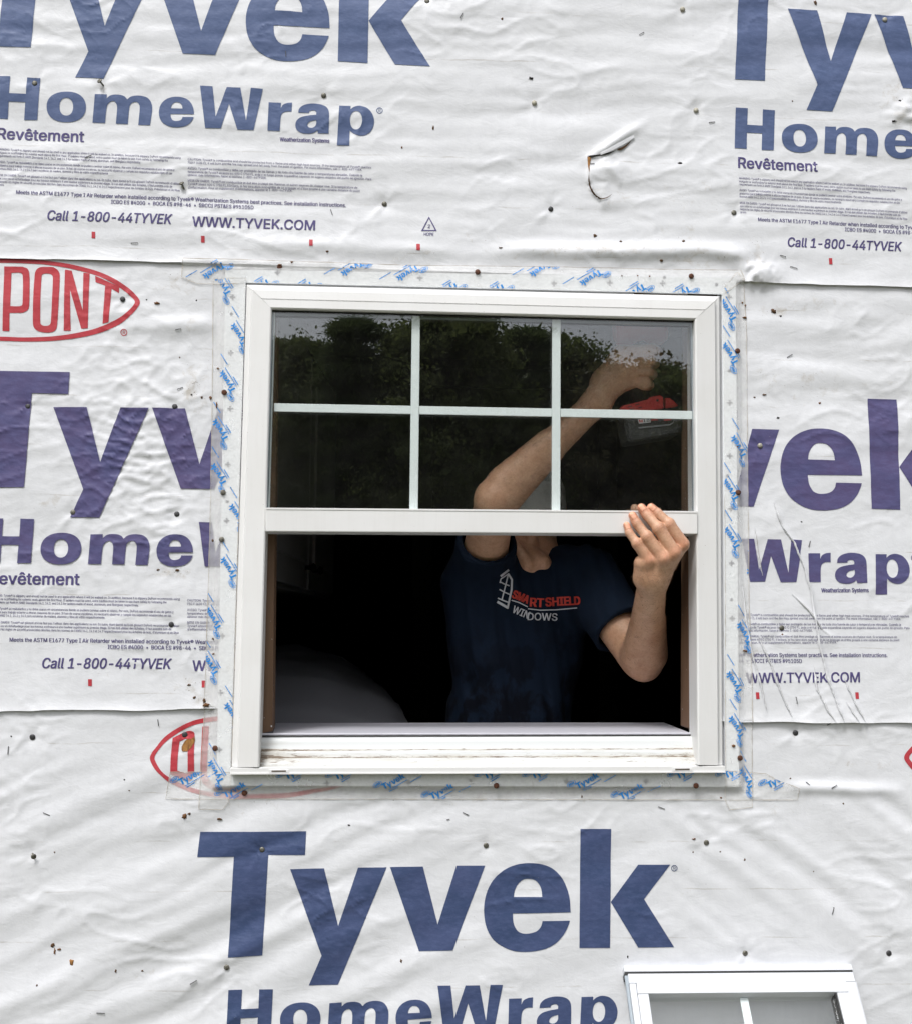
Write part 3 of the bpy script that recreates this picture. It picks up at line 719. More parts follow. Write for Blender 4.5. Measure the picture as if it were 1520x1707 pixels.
# red oval emblem: outline and its five letters
ov_o = [(888, 318), (850, 262), (790, 212), (700, 158), (600, 118), (450, 80), (300, 58), (150, 48), (0, 44)]
ov_b = [(0, 562), (150, 567), (300, 565), (420, 555), (550, 535), (650, 508), (740, 470), (800, 430), (860, 372)]
iv_o = [(856, 318), (820, 275), (770, 235), (690, 185), (600, 147), (450, 107), (300, 83), (150, 74), (0, 70)]
iv_b = [(0, 536), (150, 541), (300, 537), (400, 528), (520, 508), (620, 482), (710, 445), (780, 405), (830, 360)]
def fulloval(t, b): return t + [(-x, y) for x, y in t[::-1][1:]] + [(-x, y) for x, y in b[::-1][:-1]] + b
OVAL = [('oval_ring', [(fulloval(ov_o, ov_b), [fulloval(iv_o, iv_b)])]),
        ('P', [([(30, 93, 1), (145, 95, 1), (180, 112), (190, 165), (190, 320), (180, 368), (145, 387, 1), (64, 388, 1), (62, 502, 1), (18, 500, 1)], [[(75, 133, 1), (132, 134), (147, 160), (147, 325), (132, 345), (69, 345, 1)]])]),
        ('O', [([(222, 150), (245, 104), (300, 97), (350, 103), (381, 150), (365, 460), (345, 503), (285, 511), (228, 492), (211, 445)], [[(266, 158), (280, 140), (322, 142), (338, 170), (325, 440), (312, 465), (275, 467), (258, 445)]])]),
        ('N', [(corner([(413, 113), (456, 120), (527, 372), (530, 132), (570, 139), (558, 484), (517, 488), (447, 240), (450, 500), (406, 500)]), [])]),
        ('T', [(corner([(605, 153), (757, 222), (755, 262), (709, 236), (690, 447), (652, 456), (668, 215), (607, 193)]), [])]),
        ('D', [([(-735, 240, 1), (-640, 205), (-600, 225), (-600, 420), (-640, 470), (-745, 430, 1)], [[(-705, 262, 1), (-650, 240), (-640, 260), (-640, 415), (-660, 430), (-712, 410, 1)]])]),
        ('U', [(corner([(-420, 120), (-365, 115), (-365, 440), (-300, 470), (-230, 455), (-215, 110), (-165, 108), (-175, 470), (-260, 520), (-350, 515), (-425, 470)]), [])])]
D_low = [(1105, 1480, 1), (1195, 1437), (1228, 1448), (1234, 1475), (1228, 1700), (1225, 1735), (1200, 1757), (1160, 1750), (1080, 1702, 1), (1082, 1600)]
D_lowh = [(1140, 1505, 1), (1183, 1486, 1), (1183, 1690), (1180, 1712, 1), (1118, 1692, 1), (1120, 1590)]
def put_oval(f, key, skip=()):
    for nm, sh in OVAL:
        if nm in skip: continue
        sh2 = [(f(spline(o) if not isinstance(o, np.ndarray) else o), [f(spline(h)) for h in hs]) for o, hs in sh]
        V2, Fc = fill(sh2); Fc = clip_hole(V2, Fc)
        if len(Fc): drape('emblem_ring' if nm == 'oval_ring' else 'emblem_letter', V2, Fc, key, M_red)
put_oval(lambda p: XZ(K(0, 420, p)), 'middle')
regmark(None, 207.4, 554.8, 5.6, M_red, 'middle')
ro = [(575, 1311), (540, 1319), (480, 1330), (421, 1331.5), (377, 1331), (336, 1325), (308, 1317), (282.7, 1304.5), (268.8, 1292.8), (258, 1281), (250.5, 1266), (253, 1256), (260, 1246.6), (274.6, 1229), (296.6, 1213.7), (324.4, 1201), (354.4, 1195.4), (400, 1190.5)]
ri = [(400, 1198.5), (354.4, 1203), (324.4, 1208.6), (302.5, 1218.8), (279, 1235), (264.4, 1251), (258.2, 1262), (260.7, 1271.5), (270.2, 1286.2), (283.4, 1296.4), (308.3, 1308.9), (336, 1317.6), (377, 1322.8), (422.5, 1324.2), (480, 1322), (525, 1315.5), (560, 1310)]
def sm(L, ends=True): return [(p[0], p[1], 1) if i in (0, len(L) - 1) else p for i, p in enumerate(L)]
def low(nm, o, hs=()):
    V2, Fc = fill([(XZ(spline(o)), [XZ(spline(h)) for h in hs])]); Fc = clip_hole(V2, Fc); drape(nm, V2, Fc, 'lower', M_red)
low('emblem_ring', sm(ro) + sm(ri))
low('emblem_letter', [(288.1, 1230.5, 1), (308.3, 1220.6), (318.6, 1218.8), (324.4, 1224), (323.8, 1255), (323.7, 1290), (319, 1300.4), (311.2, 1302.3), (284.2, 1290.6, 1), (285.2, 1261)], [[(299.5, 1236.4, 1), (309, 1232, 1), (313, 1232, 1), (313, 1287.6), (310.5, 1289.6), (295.9, 1284.7, 1), (297, 1260)]])
low('emblem_letter', [(337.6, 1211.5, 1), (348.6, 1210.8, 1), (345.5, 1283), (349, 1299), (366, 1311), (400, 1315, 1), (400, 1322, 1), (366, 1320), (343, 1310), (335.2, 1296), (335, 1270)])
put_oval(lambda p: XZ([((x / 3.7925) + 1741, ((y - 306) * 1.0 / 3.7925) + 1259) for x, y in p]), 'lower', ())

# ------------------------------------------------------------------ nails, staples, bits stuck to the sheet
def head_mesh(r, t, dome):
    v, f = [], []; n = 14
    for i, (rr, yy) in enumerate(((r, 0), (r, -t * .6), (r * .93, -t), (r * .5, -t - dome))):
        for k in range(n): a = 2 * math.pi * k / n; v.append((rr * math.cos(a), yy, rr * math.sin(a)))
    for i in range(3):
        for k in range(n): f.append((i * n + k, i * n + (k + 1) % n, (i + 1) * n + (k + 1) % n, (i + 1) * n + k))
    f.append(tuple(3 * n + k for k in range(n)))
    return v, f
NM = {}
for k, m, r in (('g', M_nail, .0050), ('p', M_palenail, .0050), ('d', M_darknail, .0050), ('k', M_darknail, .0053), ('r', M_rust, .0052)):
    me = bpy.data.meshes.new('nail'); v, f = head_mesh(r, .0022, .0007); me.from_pydata(v, [], f); me.materials.append(m); me.shade_smooth(); NM[k] = me
v, f = head_mesh(.0049, .0018, .0006)
T_ = Matrix.Translation((0, -.011, 0)); v = [T_ @ Vector(p) for p in v]
v2, f2 = tube([(0, .004, 0), (0, -.011, 0)], [.0016, .0016], 8); o_ = len(v)
me = bpy.data.meshes.new('nail'); me.from_pydata([tuple(p) for p in v] + [tuple(p) for p in v2], [], f + [tuple(i + o_ for i in t) for t in f2]); me.materials.append(M_nail); me.shade_smooth(); NM['s'] = me
def put_nail(px, py, key, kind, parent, y=None, rot=None):
    p = P(px, py); yy = float(H(key, np.array([p[0]]), np.array([p[2]]))[0]) if y is None else y
    o = bpy.data.objects.new('nail', NM[kind]); COL.objects.link(o); o.parent = parent
    o.location = (p[0], yy, p[2]); o.rotation_euler = rot or (RNG.uniform(-.15, .15), RNG.uniform(0, 6), RNG.uniform(-.15, .15))
    if kind == 'p': o.scale = (1, 1.6, 1)
    return o
for key, L in NAILS.items():
    for nx, ny, k in L:
        rot = None
        if k == 's': rot = (-.35, 0, -.5) if (nx, ny) != (54, 1424) else (.3, 0, .4)
        if (nx, ny) == (307, 315): rot = (-.75, 0, -.45)
        put_nail(nx, ny, key, k, SHEET[key], rot=rot)
STAP = {'upper': [(148, 263, 25, 11), (477, 91, 95, 10), (768, 28, 60, 9), (1068, 57, 30, 9), (553, 355, -70, 10), (225, 406, 5, 11), (1185, 205, 8, 10), (985, 275, 5, 7), (1303, 428, -15, 9), (1321, 447, -15, 12)],
        'middle': [(1348, 907, 75, 10), (1326, 1167, -80, 10), (298, 550, 15, 9), (1316, 593, 30, 10), (301, 648, 20, 9)],
        'lower': [(14, 1251, 88, 12), (264, 1205, -80, 10), (78, 1357, -22, 11), (323, 1637, 30, 11), (168, 1689, -3, 12), (776, 1357, -25, 10), (1102, 1347, -20, 11), (1388, 1311, 30, 10), (1387, 1518, 75, 11), (1345, 1306, -40, 7), (1382, 1206, 28, 11), (747, 1366, 8, 4)]}
for key, L in STAP.items():
    for sx_, sy_, ang, ln_ in L:
        p = P(sx_, sy_); a = math.radians(ang); d = Vector((math.cos(a), 0, math.sin(a))) * ln_ * .00056
        yy = float(H(key, np.array([p[0]]), np.array([p[2]]))[0]) - .0016
        c = Vector((p[0], yy, p[2]))
        v, f = tube([c - d + Vector((0, .005, 0)), c - d, c, c + d, c + d + Vector((0, .005, 0))], [.0007] * 5, 6)
        mesh('staple', v, f, M_staple, SHEET[key])
def blob(name, px, py, r, key, m, seed, parent=None, squash=.5, lift=0):
    rr = random.Random(seed); p = P(px, py)
    yy = float(H(key, np.array([p[0]]), np.array([p[2]]))[0]) - lift
    bm = bmesh.new(); bmesh.ops.create_icosphere(bm, subdivisions=2, radius=1)
    for v in bm.verts:
        k = .85 + 1.1 * (gn(np.array(v.co.x * 1.3 + seed), np.array(v.co.z * 1.7 + v.co.y + seed * .7)))
        v.co = Vector((p[0] + v.co.x * r[0] * k, yy + v.co.y * r[0] * squash, p[2] + v.co.z * r[1] * k))
    me = bpy.data.meshes.new(name); bm.to_mesh(me); bm.free()
    return link(name, me, m, parent or SHEET[key], True)
M_bug = mat('brown bits', (.14, .06, .02), .8); M_black = mat('dark hole and shadow', (.015, .012, .01), .9)
for i, (bx, by, rx, ry, key, m) in enumerate([(836, 33, 2.6, 2.8, 'upper', M_debris), (884, 132, 5, 2.6, 'upper', M_black), (1132, 273, 4.5, 2.4, 'upper', M_black), (1357, 6, 3.5, 5, 'upper', M_debris), (722, 214, 2.2, 5, 'upper', M_debris),
        (990, 394, 4, 4, 'upper', M_debris), (1033, 404, 3, 2, 'upper', M_debris), (1137, 404, 3, 2.5, 'upper', M_debris), (833, 415, 4.5, 1.6, 'upper', M_debris), (1100, 436, 3.5, 3.5, 'upper', M_debris), (670, 247, 2, 2.4, 'upper', M_bug), (546, 421, 3, 2, 'upper', M_debris), (1497, 170, 3, 2, 'upper', M_black), (1487, 204, 5, 2, 'upper', M_black), (1319, 170, 1.8, 2, 'upper', M_debris), (1138, 404, 2, 3, 'upper', M_debris),
        (262, 506, 5.5, 3, 'middle', M_bug), (1288, 519, 6, 5, 'middle', M_debris), (1300, 527, 3, 2, 'middle', M_black), (1296, 697, 3, 2.2, 'middle', M_black), (1335, 870, 2, 1.6, 'middle', M_black), (1255, 940, 1.8, 1.6, 'middle', M_black), (1303, 1058, 2, 2, 'middle', M_bug), (1366, 672, 2.6, 2.6, 'middle', M_bug), (296, 951, 4, 2.5, 'middle', M_debris), (245, 500, 1.6, 2, 'middle', M_black), (328, 501, 1.6, 1.6, 'middle', M_black), (320, 659, 2.4, 2, 'middle', M_black), (337, 663, 2, 3, 'middle', M_debris), (300, 596, 1.6, 1.6, 'middle', M_debris), (264, 950, 3, 2, 'middle', M_debris), (325, 1163, 3, 3, 'middle', M_debris), (316, 1142, 4, 2, 'middle', M_debris), (1274, 658, 4, 2, 'middle', M_debris), (1257, 662, 3, 1.6, 'middle', M_debris),
        (308, 1361, 5, 6, 'lower', M_bug), (316, 1357, 3, 3, 'lower', M_debris), (88, 1577, 4, 5, 'lower', M_debris), (99, 1584, 4, 3, 'lower', M_bug), (91, 1588, 2, 6, 'lower', M_bug), (120, 1605, 4, 6, 'lower', M_ochre), (193, 1619, 2, 4, 'lower', M_debris), (237, 1620, 2.4, 2, 'lower', M_debris), (669, 1603, 2, 4, 'lower', M_debris), (1156, 1399, 4, 2, 'lower', M_bug), (1200, 1420, 1.6, 1.6, 'lower', M_debris), (1155, 1421, 1.8, 1.6, 'lower', M_debris), (366, 1366, 6, 2, 'lower', M_debris), (91, 1421, 1.8, 1.6, 'lower', M_debris), (1046, 1596, 1.6, 3, 'lower', M_black), (582, 1376, 2.4, 2, 'lower', M_black), (1241, 1434, 2, 3, 'lower', M_debris), (62, 1643, 2, 2, 'lower', M_debris), (19, 1228, 1.6, 1.6, 'lower', M_black), (1317, 1298, 1.6, 1.6, 'lower', M_debris), (1405, 1340, 2, 2, 'lower', M_debris), (1356, 1453, 1.4, 1.4, 'lower', M_debris), (208, 1300, 1.6, 2, 'lower', M_black), (216, 1318, 1.8, 1.4, 'lower', M_debris)]):
    blob('debris', bx, by, (rx * .0010, ry * .0010), key, m, i + 1)
# torn spots that bare the sheathing, and a painted shadow by the flap
def ragged(px_pts, key, m, name='torn_hole_and_shadow', lift=.0014):
    V2, Fc = fill([(XZ(spline(px_pts)), [])], .003); return drape(name, V2, Fc, key, m, lift=lift)
ragged([(324, 1228, 1), (325, 1235), (318, 1247), (311, 1253, 1), (304, 1252), (303, 1245, 1), (308, 1236), (313, 1232, 1), (319, 1232)], 'lower', M_ochre)
ragged([(977, 263, 1), (983, 265), (981, 276), (979.5, 291, 1), (978, 280)], 'upper', M_ochre)
ragged([(977, 262, 1), (996, 260), (1010, 257), (1026, 252, 1), (1012, 259), (997, 262.5), (983, 265.5, 1)], 'upper', M_black, lift=.002)  # black sliver painting the shadow below the flap's ridge
ragged([(979, 290, 1), (978.6, 304), (982.6, 318), (990, 328.6), (999, 334, 1), (991, 327.4), (984, 317.4), (980, 304)], 'upper', M_debris, lift=.0022)
def flap(pts, key, lifts, name):
    """curled piece of sheet standing off the wall: one strip between two measured edges"""
    v = []; n = len(pts[0])
    for j in range(4):
        for i in range(n):
            a = np.array(pts[0][i], float); b = np.array(pts[1][i], float); t = j / 3
            p = P(*(a + (b - a) * t)); yy = float(H(key, np.array([p[0]]), np.array([p[2]]))[0])
            v.append((p[0], yy - .001 - lifts * math.sin(t * math.pi * .5) * (.5 + .5 * math.sin(math.pi * i / (n - 1))), p[2]))
    f = [(j * n + i, j * n + i + 1, (j + 1) * n + i + 1, (j + 1) * n + i) for j in range(3) for i in range(n - 1)]
    o = mesh(name, v, f, M_wrap, SHEET[key], True); o.data.attributes.new('dirt', 'FLOAT', 'POINT'); o.data.uv_layers.new(name='UVMap'); return o
flap([[(998, 257), (1012, 250), (1026, 242), (1040, 234), (1054, 227)], [(999, 261), (1013, 256), (1027, 249), (1041, 241), (1056, 231)]], 'upper', .0032, 'torn_flap')
ragged([(994, 331, 1), (1000, 333.4), (1010, 331), (1019, 325, 1), (1010, 332.4), (999, 335)], 'upper', M_debris, lift=.002)
ragged([(1026, 251, 1), (1040, 244), (1052, 234, 1), (1042, 246), (1032, 252)], 'upper', M_debris, lift=.002)
# sharp pleats right of the window: a lip of sheet standing off along each crease, its shade painted as a thin dark strip
M_fold_shade = mat('painted fold shade', (.30, .27, .23), .9)
def pleat(pl, w, lift, key='middle'):
    ys = np.arange(pl[0][1], pl[-1][1] + .1, 2.5); xs = np.interp(ys, [p[1] for p in pl], [p[0] for p in pl]) + 1.2 * gn(ys / 9, ys * 0 + pl[0][0])
    n = len(ys); tp = np.clip(np.minimum(np.arange(n), np.arange(n)[::-1]) / 8, .15, 1) * (.75 + .7 * gn(ys / 28, ys * 0 + 5))
    rows = []
    for dx, k in ((-w, 0), (-w * .45, .75), (0, 1.0), (.25, .9), (.3, 0)):
        q_ = XZ(np.stack([xs + dx * tp, ys], 1)); h = H(key, q_[:, 0], q_[:, 1]) - .0016
        rows.append(np.stack([q_[:, 0], h - k * lift * tp + (.001 if dx > .28 else 0), q_[:, 1]], 1))
    V = np.concatenate(rows); i = np.arange(n - 1)
    Q = np.concatenate([np.stack([r * n + i, r * n + i + 1, (r + 1) * n + i + 1, (r + 1) * n + i], 1) for r in range(4)])
    o = npmesh('pleat', V, Q, M_wrap, SHEET[key]); o.data.attributes.new('dirt', 'FLOAT', 'POINT'); o.data.uv_layers.new(name='UVMap')
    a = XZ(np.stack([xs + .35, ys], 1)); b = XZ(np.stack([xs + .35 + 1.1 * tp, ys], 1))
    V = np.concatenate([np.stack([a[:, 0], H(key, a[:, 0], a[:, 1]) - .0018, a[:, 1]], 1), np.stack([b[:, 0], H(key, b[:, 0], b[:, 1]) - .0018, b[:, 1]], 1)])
    npmesh('fold_shade', V, np.stack([i, i + 1, n + i + 1, n + i], 1), M_fold_shade, SHEET[key])
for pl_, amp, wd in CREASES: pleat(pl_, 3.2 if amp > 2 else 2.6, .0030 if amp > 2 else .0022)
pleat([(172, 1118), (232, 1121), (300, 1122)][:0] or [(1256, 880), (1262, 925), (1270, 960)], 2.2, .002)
# ------------------------------------------------------------------ the installed window
FO = [(410, 471), (1202.5, 490.5), (1208, 1288), (384, 1290.5)]
FI = [(453, 514), (1158, 532), (1163, 1277), (432, 1280)]
YF = -.028
cfo = [P(*p, YF) for p in FO]; cfi = [P(*p, YF) for p in FI]
win = empty('house_window', P(795, 1290, -.02), 'white vinyl sash window set in the wrapped wall with its lower half open', 'window')
def member(name, a_o, a_i, b_o, b_i, prof, m=M_vinyl, n=1):
    """frame member: profile (t outer->inner, y) swept from end a to end b, ends capped"""
    v = []
    for k in range(n + 1):
        s = k / n
        for t, y in prof:
            p = (a_o + (a_i - a_o) * t) * (1 - s) + (b_o + (b_i - b_o) * t) * s
            v.append((p[0], y, p[2]))
    c = len(prof); f = []
    for k in range(n):
        for i in range(c - 1): f.append((k * c + i, k * c + i + 1, (k + 1) * c + i + 1, (k + 1) * c + i))
    f.append(tuple(range(c))); f.append(tuple(n * c + i for i in range(c))[::-1])
    bm = bmesh.new(); bv = [bm.verts.new(tuple(map(float, p))) for p in v]
    for q_ in f: bm.faces.new([bv[i] for i in q_])
    bmesh.ops.recalc_face_normals(bm, faces=bm.faces)
    me = bpy.data.meshes.new(name); bm.to_mesh(me); bm.free()
    return link(name, me, m, win)
PH = [(0, .012), (0, -.013), (.03, -.0145), (.20, -.0165), (.23, -.024), (.26, -.0252), (.60, -.0272), (.612, -.0255), (.636, -.0255), (.648, -.0275), (.95, -.0285), (1, -.0265), (1, .034)]
PJ = [(0, .012), (0, -.013), (.03, -.0145), (.18, -.0155), (.20, -.0225), (.24, -.0245), (.42, -.0255), (.94, -.0285), (.985, -.027), (1, -.024), (1, .034)]
member('frame_head', cfo[0], cfi[0], cfo[1], cfi[1], PH)
g_ = np.array([.0004, 0, 0])
bl_o, bl_i, br_o, br_i = P(385, 1280, YF), P(432, 1279, YF), P(1208, 1276.5, YF), P(1163, 1275.5, YF)
member('frame_jamb', bl_o + g_, bl_i + g_, cfo[0] + g_ - [0, 0, .0004], cfi[0] + g_ - [0, 0, .0006], PJ)
member('frame_jamb', br_o - g_, br_i - g_, cfo[1] - g_ - [0, 0, .0004], cfi[1] - g_ - [0, 0, .0006], PJ)
# sill: lip with weep slots in front, then the dirty stepped slope behind it
pxbox('sill_lip', [(384, 1280.6), (1208, 1277.2), (1208.5, 1288), (384, 1291)], -.0265, .010, M_vinyl, win, .0012)
pxbox('sill_drip', [(383, 1289.5), (1209, 1286.6), (1209.5, 1288.6), (383, 1291.6)], -.0285, -.02, M_vinyl, win)
SP = [(1281, -.0262), (1279.5, -.0262), (1278.3, -.0225), (1276.5, -.010), (1272, -.006), (1264, -.0035), (1262.5, .001), (1261, .002), (1255, .004), (1252, .0048), (1250, .0105), (1247, .0125), (1238, .015), (1231, .0175), (1229, .0205), (1228.5, .034)]
nx = 60; v = []; dd = []
for k in range(nx + 1):
    s = k / nx
    for py, yy in SP:
        x = 431 + (1164 - 431) * s; p = P(x, py + 1.0 - 2.4 * s, yy); v.append(p)
        e = .55 * math.exp(-s * 733 / 60) + .25 * math.exp(-(1 - s) * 733 / 50)
        base = {1281: 0, 1279.5: .1, 1278.3: .2, 1276.5: .5, 1272: .5, 1264: .6, 1262.5: 1.2, 1261: .8, 1255: .35, 1252: .45, 1250: 1.05, 1247: .2, 1238: .05, 1231: 0, 1229: .1, 1228.5: 0}[py]
        dd.append(base + e * (1 if py < 1279 else 0))
c = len(SP); f = [(k * c + i, (k + 1) * c + i, (k + 1) * c + i + 1, k * c + i + 1) for k in range(nx) for i in range(c - 1)]
sl = mesh('sloped_sill', v, f, M_dirty, win, True)
at = sl.data.attributes.new('dirt', 'FLOAT', 'POINT'); at.data.foreach_set('value', np.array(dd, np.float32))
for x0, y0 in ((448, 1283.5), (1120, 1280.5)):
    pxbox('weep_slot', [(x0, y0), (x0 + 34, y0 - .2), (x0 + 34, y0 + 5.0), (x0, y0 + 5.2)], -.0277, -.0262, M_vinyl, win, .0004)
    pxbox('weep_slot', [(x0 + 5, y0 + 1.3), (x0 + 29, y0 + 1.1), (x0 + 29, y0 + 3.6), (x0 + 5, y0 + 3.8)], -.0281, -.0272, mat('slot shadow', (.12, .10, .08), .8), win)
# fuzzy weatherstrip and stool behind it
v = []
for k in range(121):
    s = k / 120; x = 434 + (1162 - 434) * s; wob = .5 * math.sin(k * 1.9) + .5 * math.sin(k * .77)
    v += [P(x, 1226.0 - 1.2 * s + .3 * wob, .0245), P(x, 1229.6 - 1.2 * s + .3 * wob, .0225)]
mesh('weatherstrip', v, [(2 * k, 2 * k + 1, 2 * k + 3, 2 * k + 2) for k in range(120)], M_gasket, win)
za = P(437, 1222.5, .03)[2]; zb = P(1160, 1221.3, .03)[2]
a0, a1 = P(433, 1226.6, .026), P(1163, 1225.2, .026)
hexa('stool_nosing', [(a0[0], .026, za), (a1[0], .026, zb), (a1[0], .026, a1[2]), (a0[0], .026, a0[2]), (a0[0], .0355, za), (a1[0], .0355, zb), (a1[0], .0355, a1[2]), (a0[0], .0355, a0[2])], M_stool, win, .002)
b0, b1 = P(455.5, 1222, .036)[0], P(1148, 1221, .036)[0]
hexa('stool', [(b0, .0358, za - .0004), (b1, .0358, zb - .0004), (b1, .0358, a1[2]), (b0, .0358, a0[2]), (b0 - .012, .30, za + .0012), (b1 + .012, .30, zb + .0012), (b1 + .012, .30, a1[2]), (b0 - .012, .30, a0[2])], M_stool, win, 0)
# wood jamb liners seen inside the opening
pxbox('jamb_liner', [(449, 518), (462, 518), (454.5, 1219), (434, 1224)], .036, .105, M_jamb, win, .001)
pxbox('jamb_liner', [(1150, 534), (1160, 534), (1161.5, 1220.5), (1148.5, 1213.5)], .036, .105, M_jamb, win, .001)
# fixed upper sash: two panes, spacer, grille between them
G4 = [(452, 513), (1159, 531), (1164, 853), (442, 847)]
def lerp4(l, t, r, b):
    """strip of the sash opening in fractions of its width / height"""
    A, B, C_, D_ = [np.array(p, float) for p in G4]
    f = lambda x, y: tuple((A * (1 - x) + B * x) * (1 - y) + (D_ * (1 - x) + C_ * x) * y)
    return [f(l, t), f(r, t), f(r, b), f(l, b)]
us = pxbox('upper_sash', lerp4(.0, .0, 1, .018), -.0165, .03, M_gasket, win)
pxbox('glass_pane', lerp4(.001, .018, .999, 1), -.0150, -.0120, M_glass, us)
pxbox('glass_pane', lerp4(.001, .018, .999, 1), .0020, .0050, M_glass, us)
pxbox('spacer', lerp4(.002, .02, .0065, 1), -.0115, .0015, M_spacer, us)
pxbox('spacer', lerp4(.0075, .02, .010, 1), -.0095, .0015, M_grille, us)
pxbox('spacer', lerp4(.9885, .02, .997, 1), -.0095, .0015, M_spacer, us)
pxbox('spacer', lerp4(.011, .021, .988, .034), -.0070, .0015, M_spacer, us)
v1 = [(687, 522), (700.5, 522.5), (696.8, 850), (682.8, 849.5)]; v2 = [(920, 527), (934, 527.5), (933.2, 852), (919.3, 852)]
pxbox('grille_bar', v1, -.009, -.003, M_grille, us, .0008); pxbox('grille_bar', v2, -.009, -.003, M_grille, us, .0008)
for x0, x1 in ((457, 684.8), (699.2, 919.2), (934.2, 1156)):
    yy = lambda x: 671.9 + (x - 452) * 13.2 / 705
    pxbox('grille_bar', [(x0, yy(x0)), (x1, yy(x1)), (x1, yy(x1) + 13.7), (x0, yy(x0) + 13.7)], -.0085, -.0035, M_grille, us, .0008)
# meeting rail
pxbox('meeting_rail', [(443, 846.5), (1162.5, 852.3), (1162.5, 890.4), (443, 886)], -.0335, .032, M_vinyl, win, .0022, 3)
pxbox('rail_bead', [(444, 846.2), (1161.5, 852.0), (1161.5, 855.2), (444, 849.4)], -.0345, -.0332, M_vinyl, win, .0006)
# nailing fin with its slots, under the tape
YN = -.0098
def quadring(name, o, i, y0, y1, m):
    for k in range(4):
        q_ = [o[k], o[(k + 1) % 4], i[(k + 1) % 4], i[k]]
        fr = [P(*p, y0) for p in q_]
        hexa(name, fr + [np.array([p[0], y1, p[2]]) for p in fr], m, win)
FN = [(376, 449), (1226, 463), (1232, 1312), (361, 1310)]
quadring('nailing_fin', FN, FO, YN, -.0085, M_fin)
def plus(px, py, r=4.6, w=1.35):
    return [(px - w, py - r), (px + w, py - r), (px + w, py - w), (px + r, py - w), (px + r, py + w), (px + w, py + w), (px + w, py + r), (px - w, py + r), (px - w, py + w), (px - r, py + w), (px - r, py - w), (px - w, py - w)]
PLUS = [(388, 495), (385, 588), (384, 681), (380, 774), (378, 868), (371, 1060), (368, 1155), (366, 1250), (545, 1306), (681, 1305), (944, 1303), (1076, 1303), (1215, 495), (1215, 583), (1216, 671), (1216, 760), (1218, 848), (1219, 939), (1220, 1031), (1220, 1123), (463, 454), (700, 463), (923, 472), (1016, 471), (1104, 472)]
pv, pf = [], []
for px, py in PLUS:
    v_, f_ = fill([(XZ(plus(px, py), YN), [])], .01); pf.append(f_ + sum(len(x) for x in pv)); pv.append(v_)
for px, py in ((386, 523), (379, 836), (1215, 618), (1212, 793), (1219, 1000), (784, 1301), (1107, 462), (1194, 474)):
    v_, f_ = fill([(XZ(ell(px, py, 2.6, 2.6, 14), YN), [])], .01); pf.append(f_ + sum(len(x) for x in pv)); pv.append(v_)
V2 = np.concatenate(pv); npmesh('fin_slots', np.stack([V2[:, 0], np.full(len(V2), YN - .0004), V2[:, 1]], 1), np.concatenate(pf), M_plus, win)

# ------------------------------------------------------------------ flashing tape round the window
FNw = XZ(FN); FOw = XZ(FO)
def ytop(x, z):
    y = H('lower', x, z)
    m_ = (z > edge_m(x)); y = np.where(m_, np.minimum(y, H('middle', x, z)), y)
    u_ = (z > edge_u(x)); y = np.where(u_, np.minimum(y, H('upper', x, z)), y)
    u, v = UV(x, z)
    f = sst(-9, 1, np.minimum.reduce([u - (376 - (v - 449) * .0174), 1226 + (v - 463) * .007 - u, v - (449 + (u - 376) * .0165), 1311 - v]))
    yf = YN - .0012 - .0007 * (gn(u / 30, v / 34, 41) + .6)
    y = y - .0011
    return y * (1 - f) + np.minimum(yf, y) * f
M_edge = mat('grimy tape edge', (.50, .46, .40), .8)
TAPES = [
    ('bottom', 'strip of clear printed flashing tape along the bottom of the installed window, right end folded', [(276, 1332), (284, 1287), (386, 1287), (1206, 1284), (1276, 1290), (1294, 1300), (1331, 1314), (1329, 1334), (1100, 1333.5), (700, 1332.5), (380, 1332)], .0002),
    ('left', 'strip of clear printed flashing tape down the left side of the installed window', [(356, 466), (411, 466), (387, 1287), (384, 1318), (381, 1338), (372, 1350), (332, 1349), (333, 1330), (341, 1190), (350, 900), (354, 700)], .0006),
    ('right', 'strip of clear printed flashing tape down the right side of the installed window', [(1201, 486), (1226, 455), (1238, 470), (1243, 560), (1245, 800), (1247, 1000), (1252, 1150), (1253.5, 1346), (1215, 1350), (1208, 1336), (1206, 1286), (1205, 900)], .0006),
    ('top', 'strip of clear printed flashing tape across the top of the installed window', [(306, 432), (380, 434), (500, 438), (700, 444), (900, 446), (1080, 450), (1232, 452), (1238, 468), (1203, 492), (800, 482), (410, 473), (395, 475), (330, 474), (303, 463)], .0010)]
MOT = {'bottom': ([(297, 1300), (371, 1321), (474, 1290), (556, 1290), (635, 1307), (715, 1324), (803, 1289), (882, 1289), (956, 1306), (1030, 1324), (1122, 1289), (1202, 1288), (1276, 1305)], 30),
       'left': ([(378, 497), (405, 580), (386, 658), (374, 738), (371, 812), (402, 880), (388, 968), (362, 1052), (357, 1128), (394, 1210), (366, 1306)], 122),
       'right': ([(1216, 540), (1219, 612), (1262, 680), (1234, 766), (1220, 838), (1222, 918), (1262, 985), (1244, 1076), (1226, 1158), (1230, 1232), (1248, 1318)], 122),
       'top': ([(378, 447), (453, 476), (525, 480), (608, 444), (700, 452), (765, 482), (843, 484), (920, 445), (1003, 460), (1075, 484), (1150, 488)], 211)}
ty_sh = []
for ch, sh in TYVEK_D.items():
    for o, hs in sh:
        nm_ = lambda p: (np.asarray(p) - [328, 1385]) / 795 * 41
        ty_sh.append((nm_(spline(o)), [nm_(spline(h)) for h in hs]))
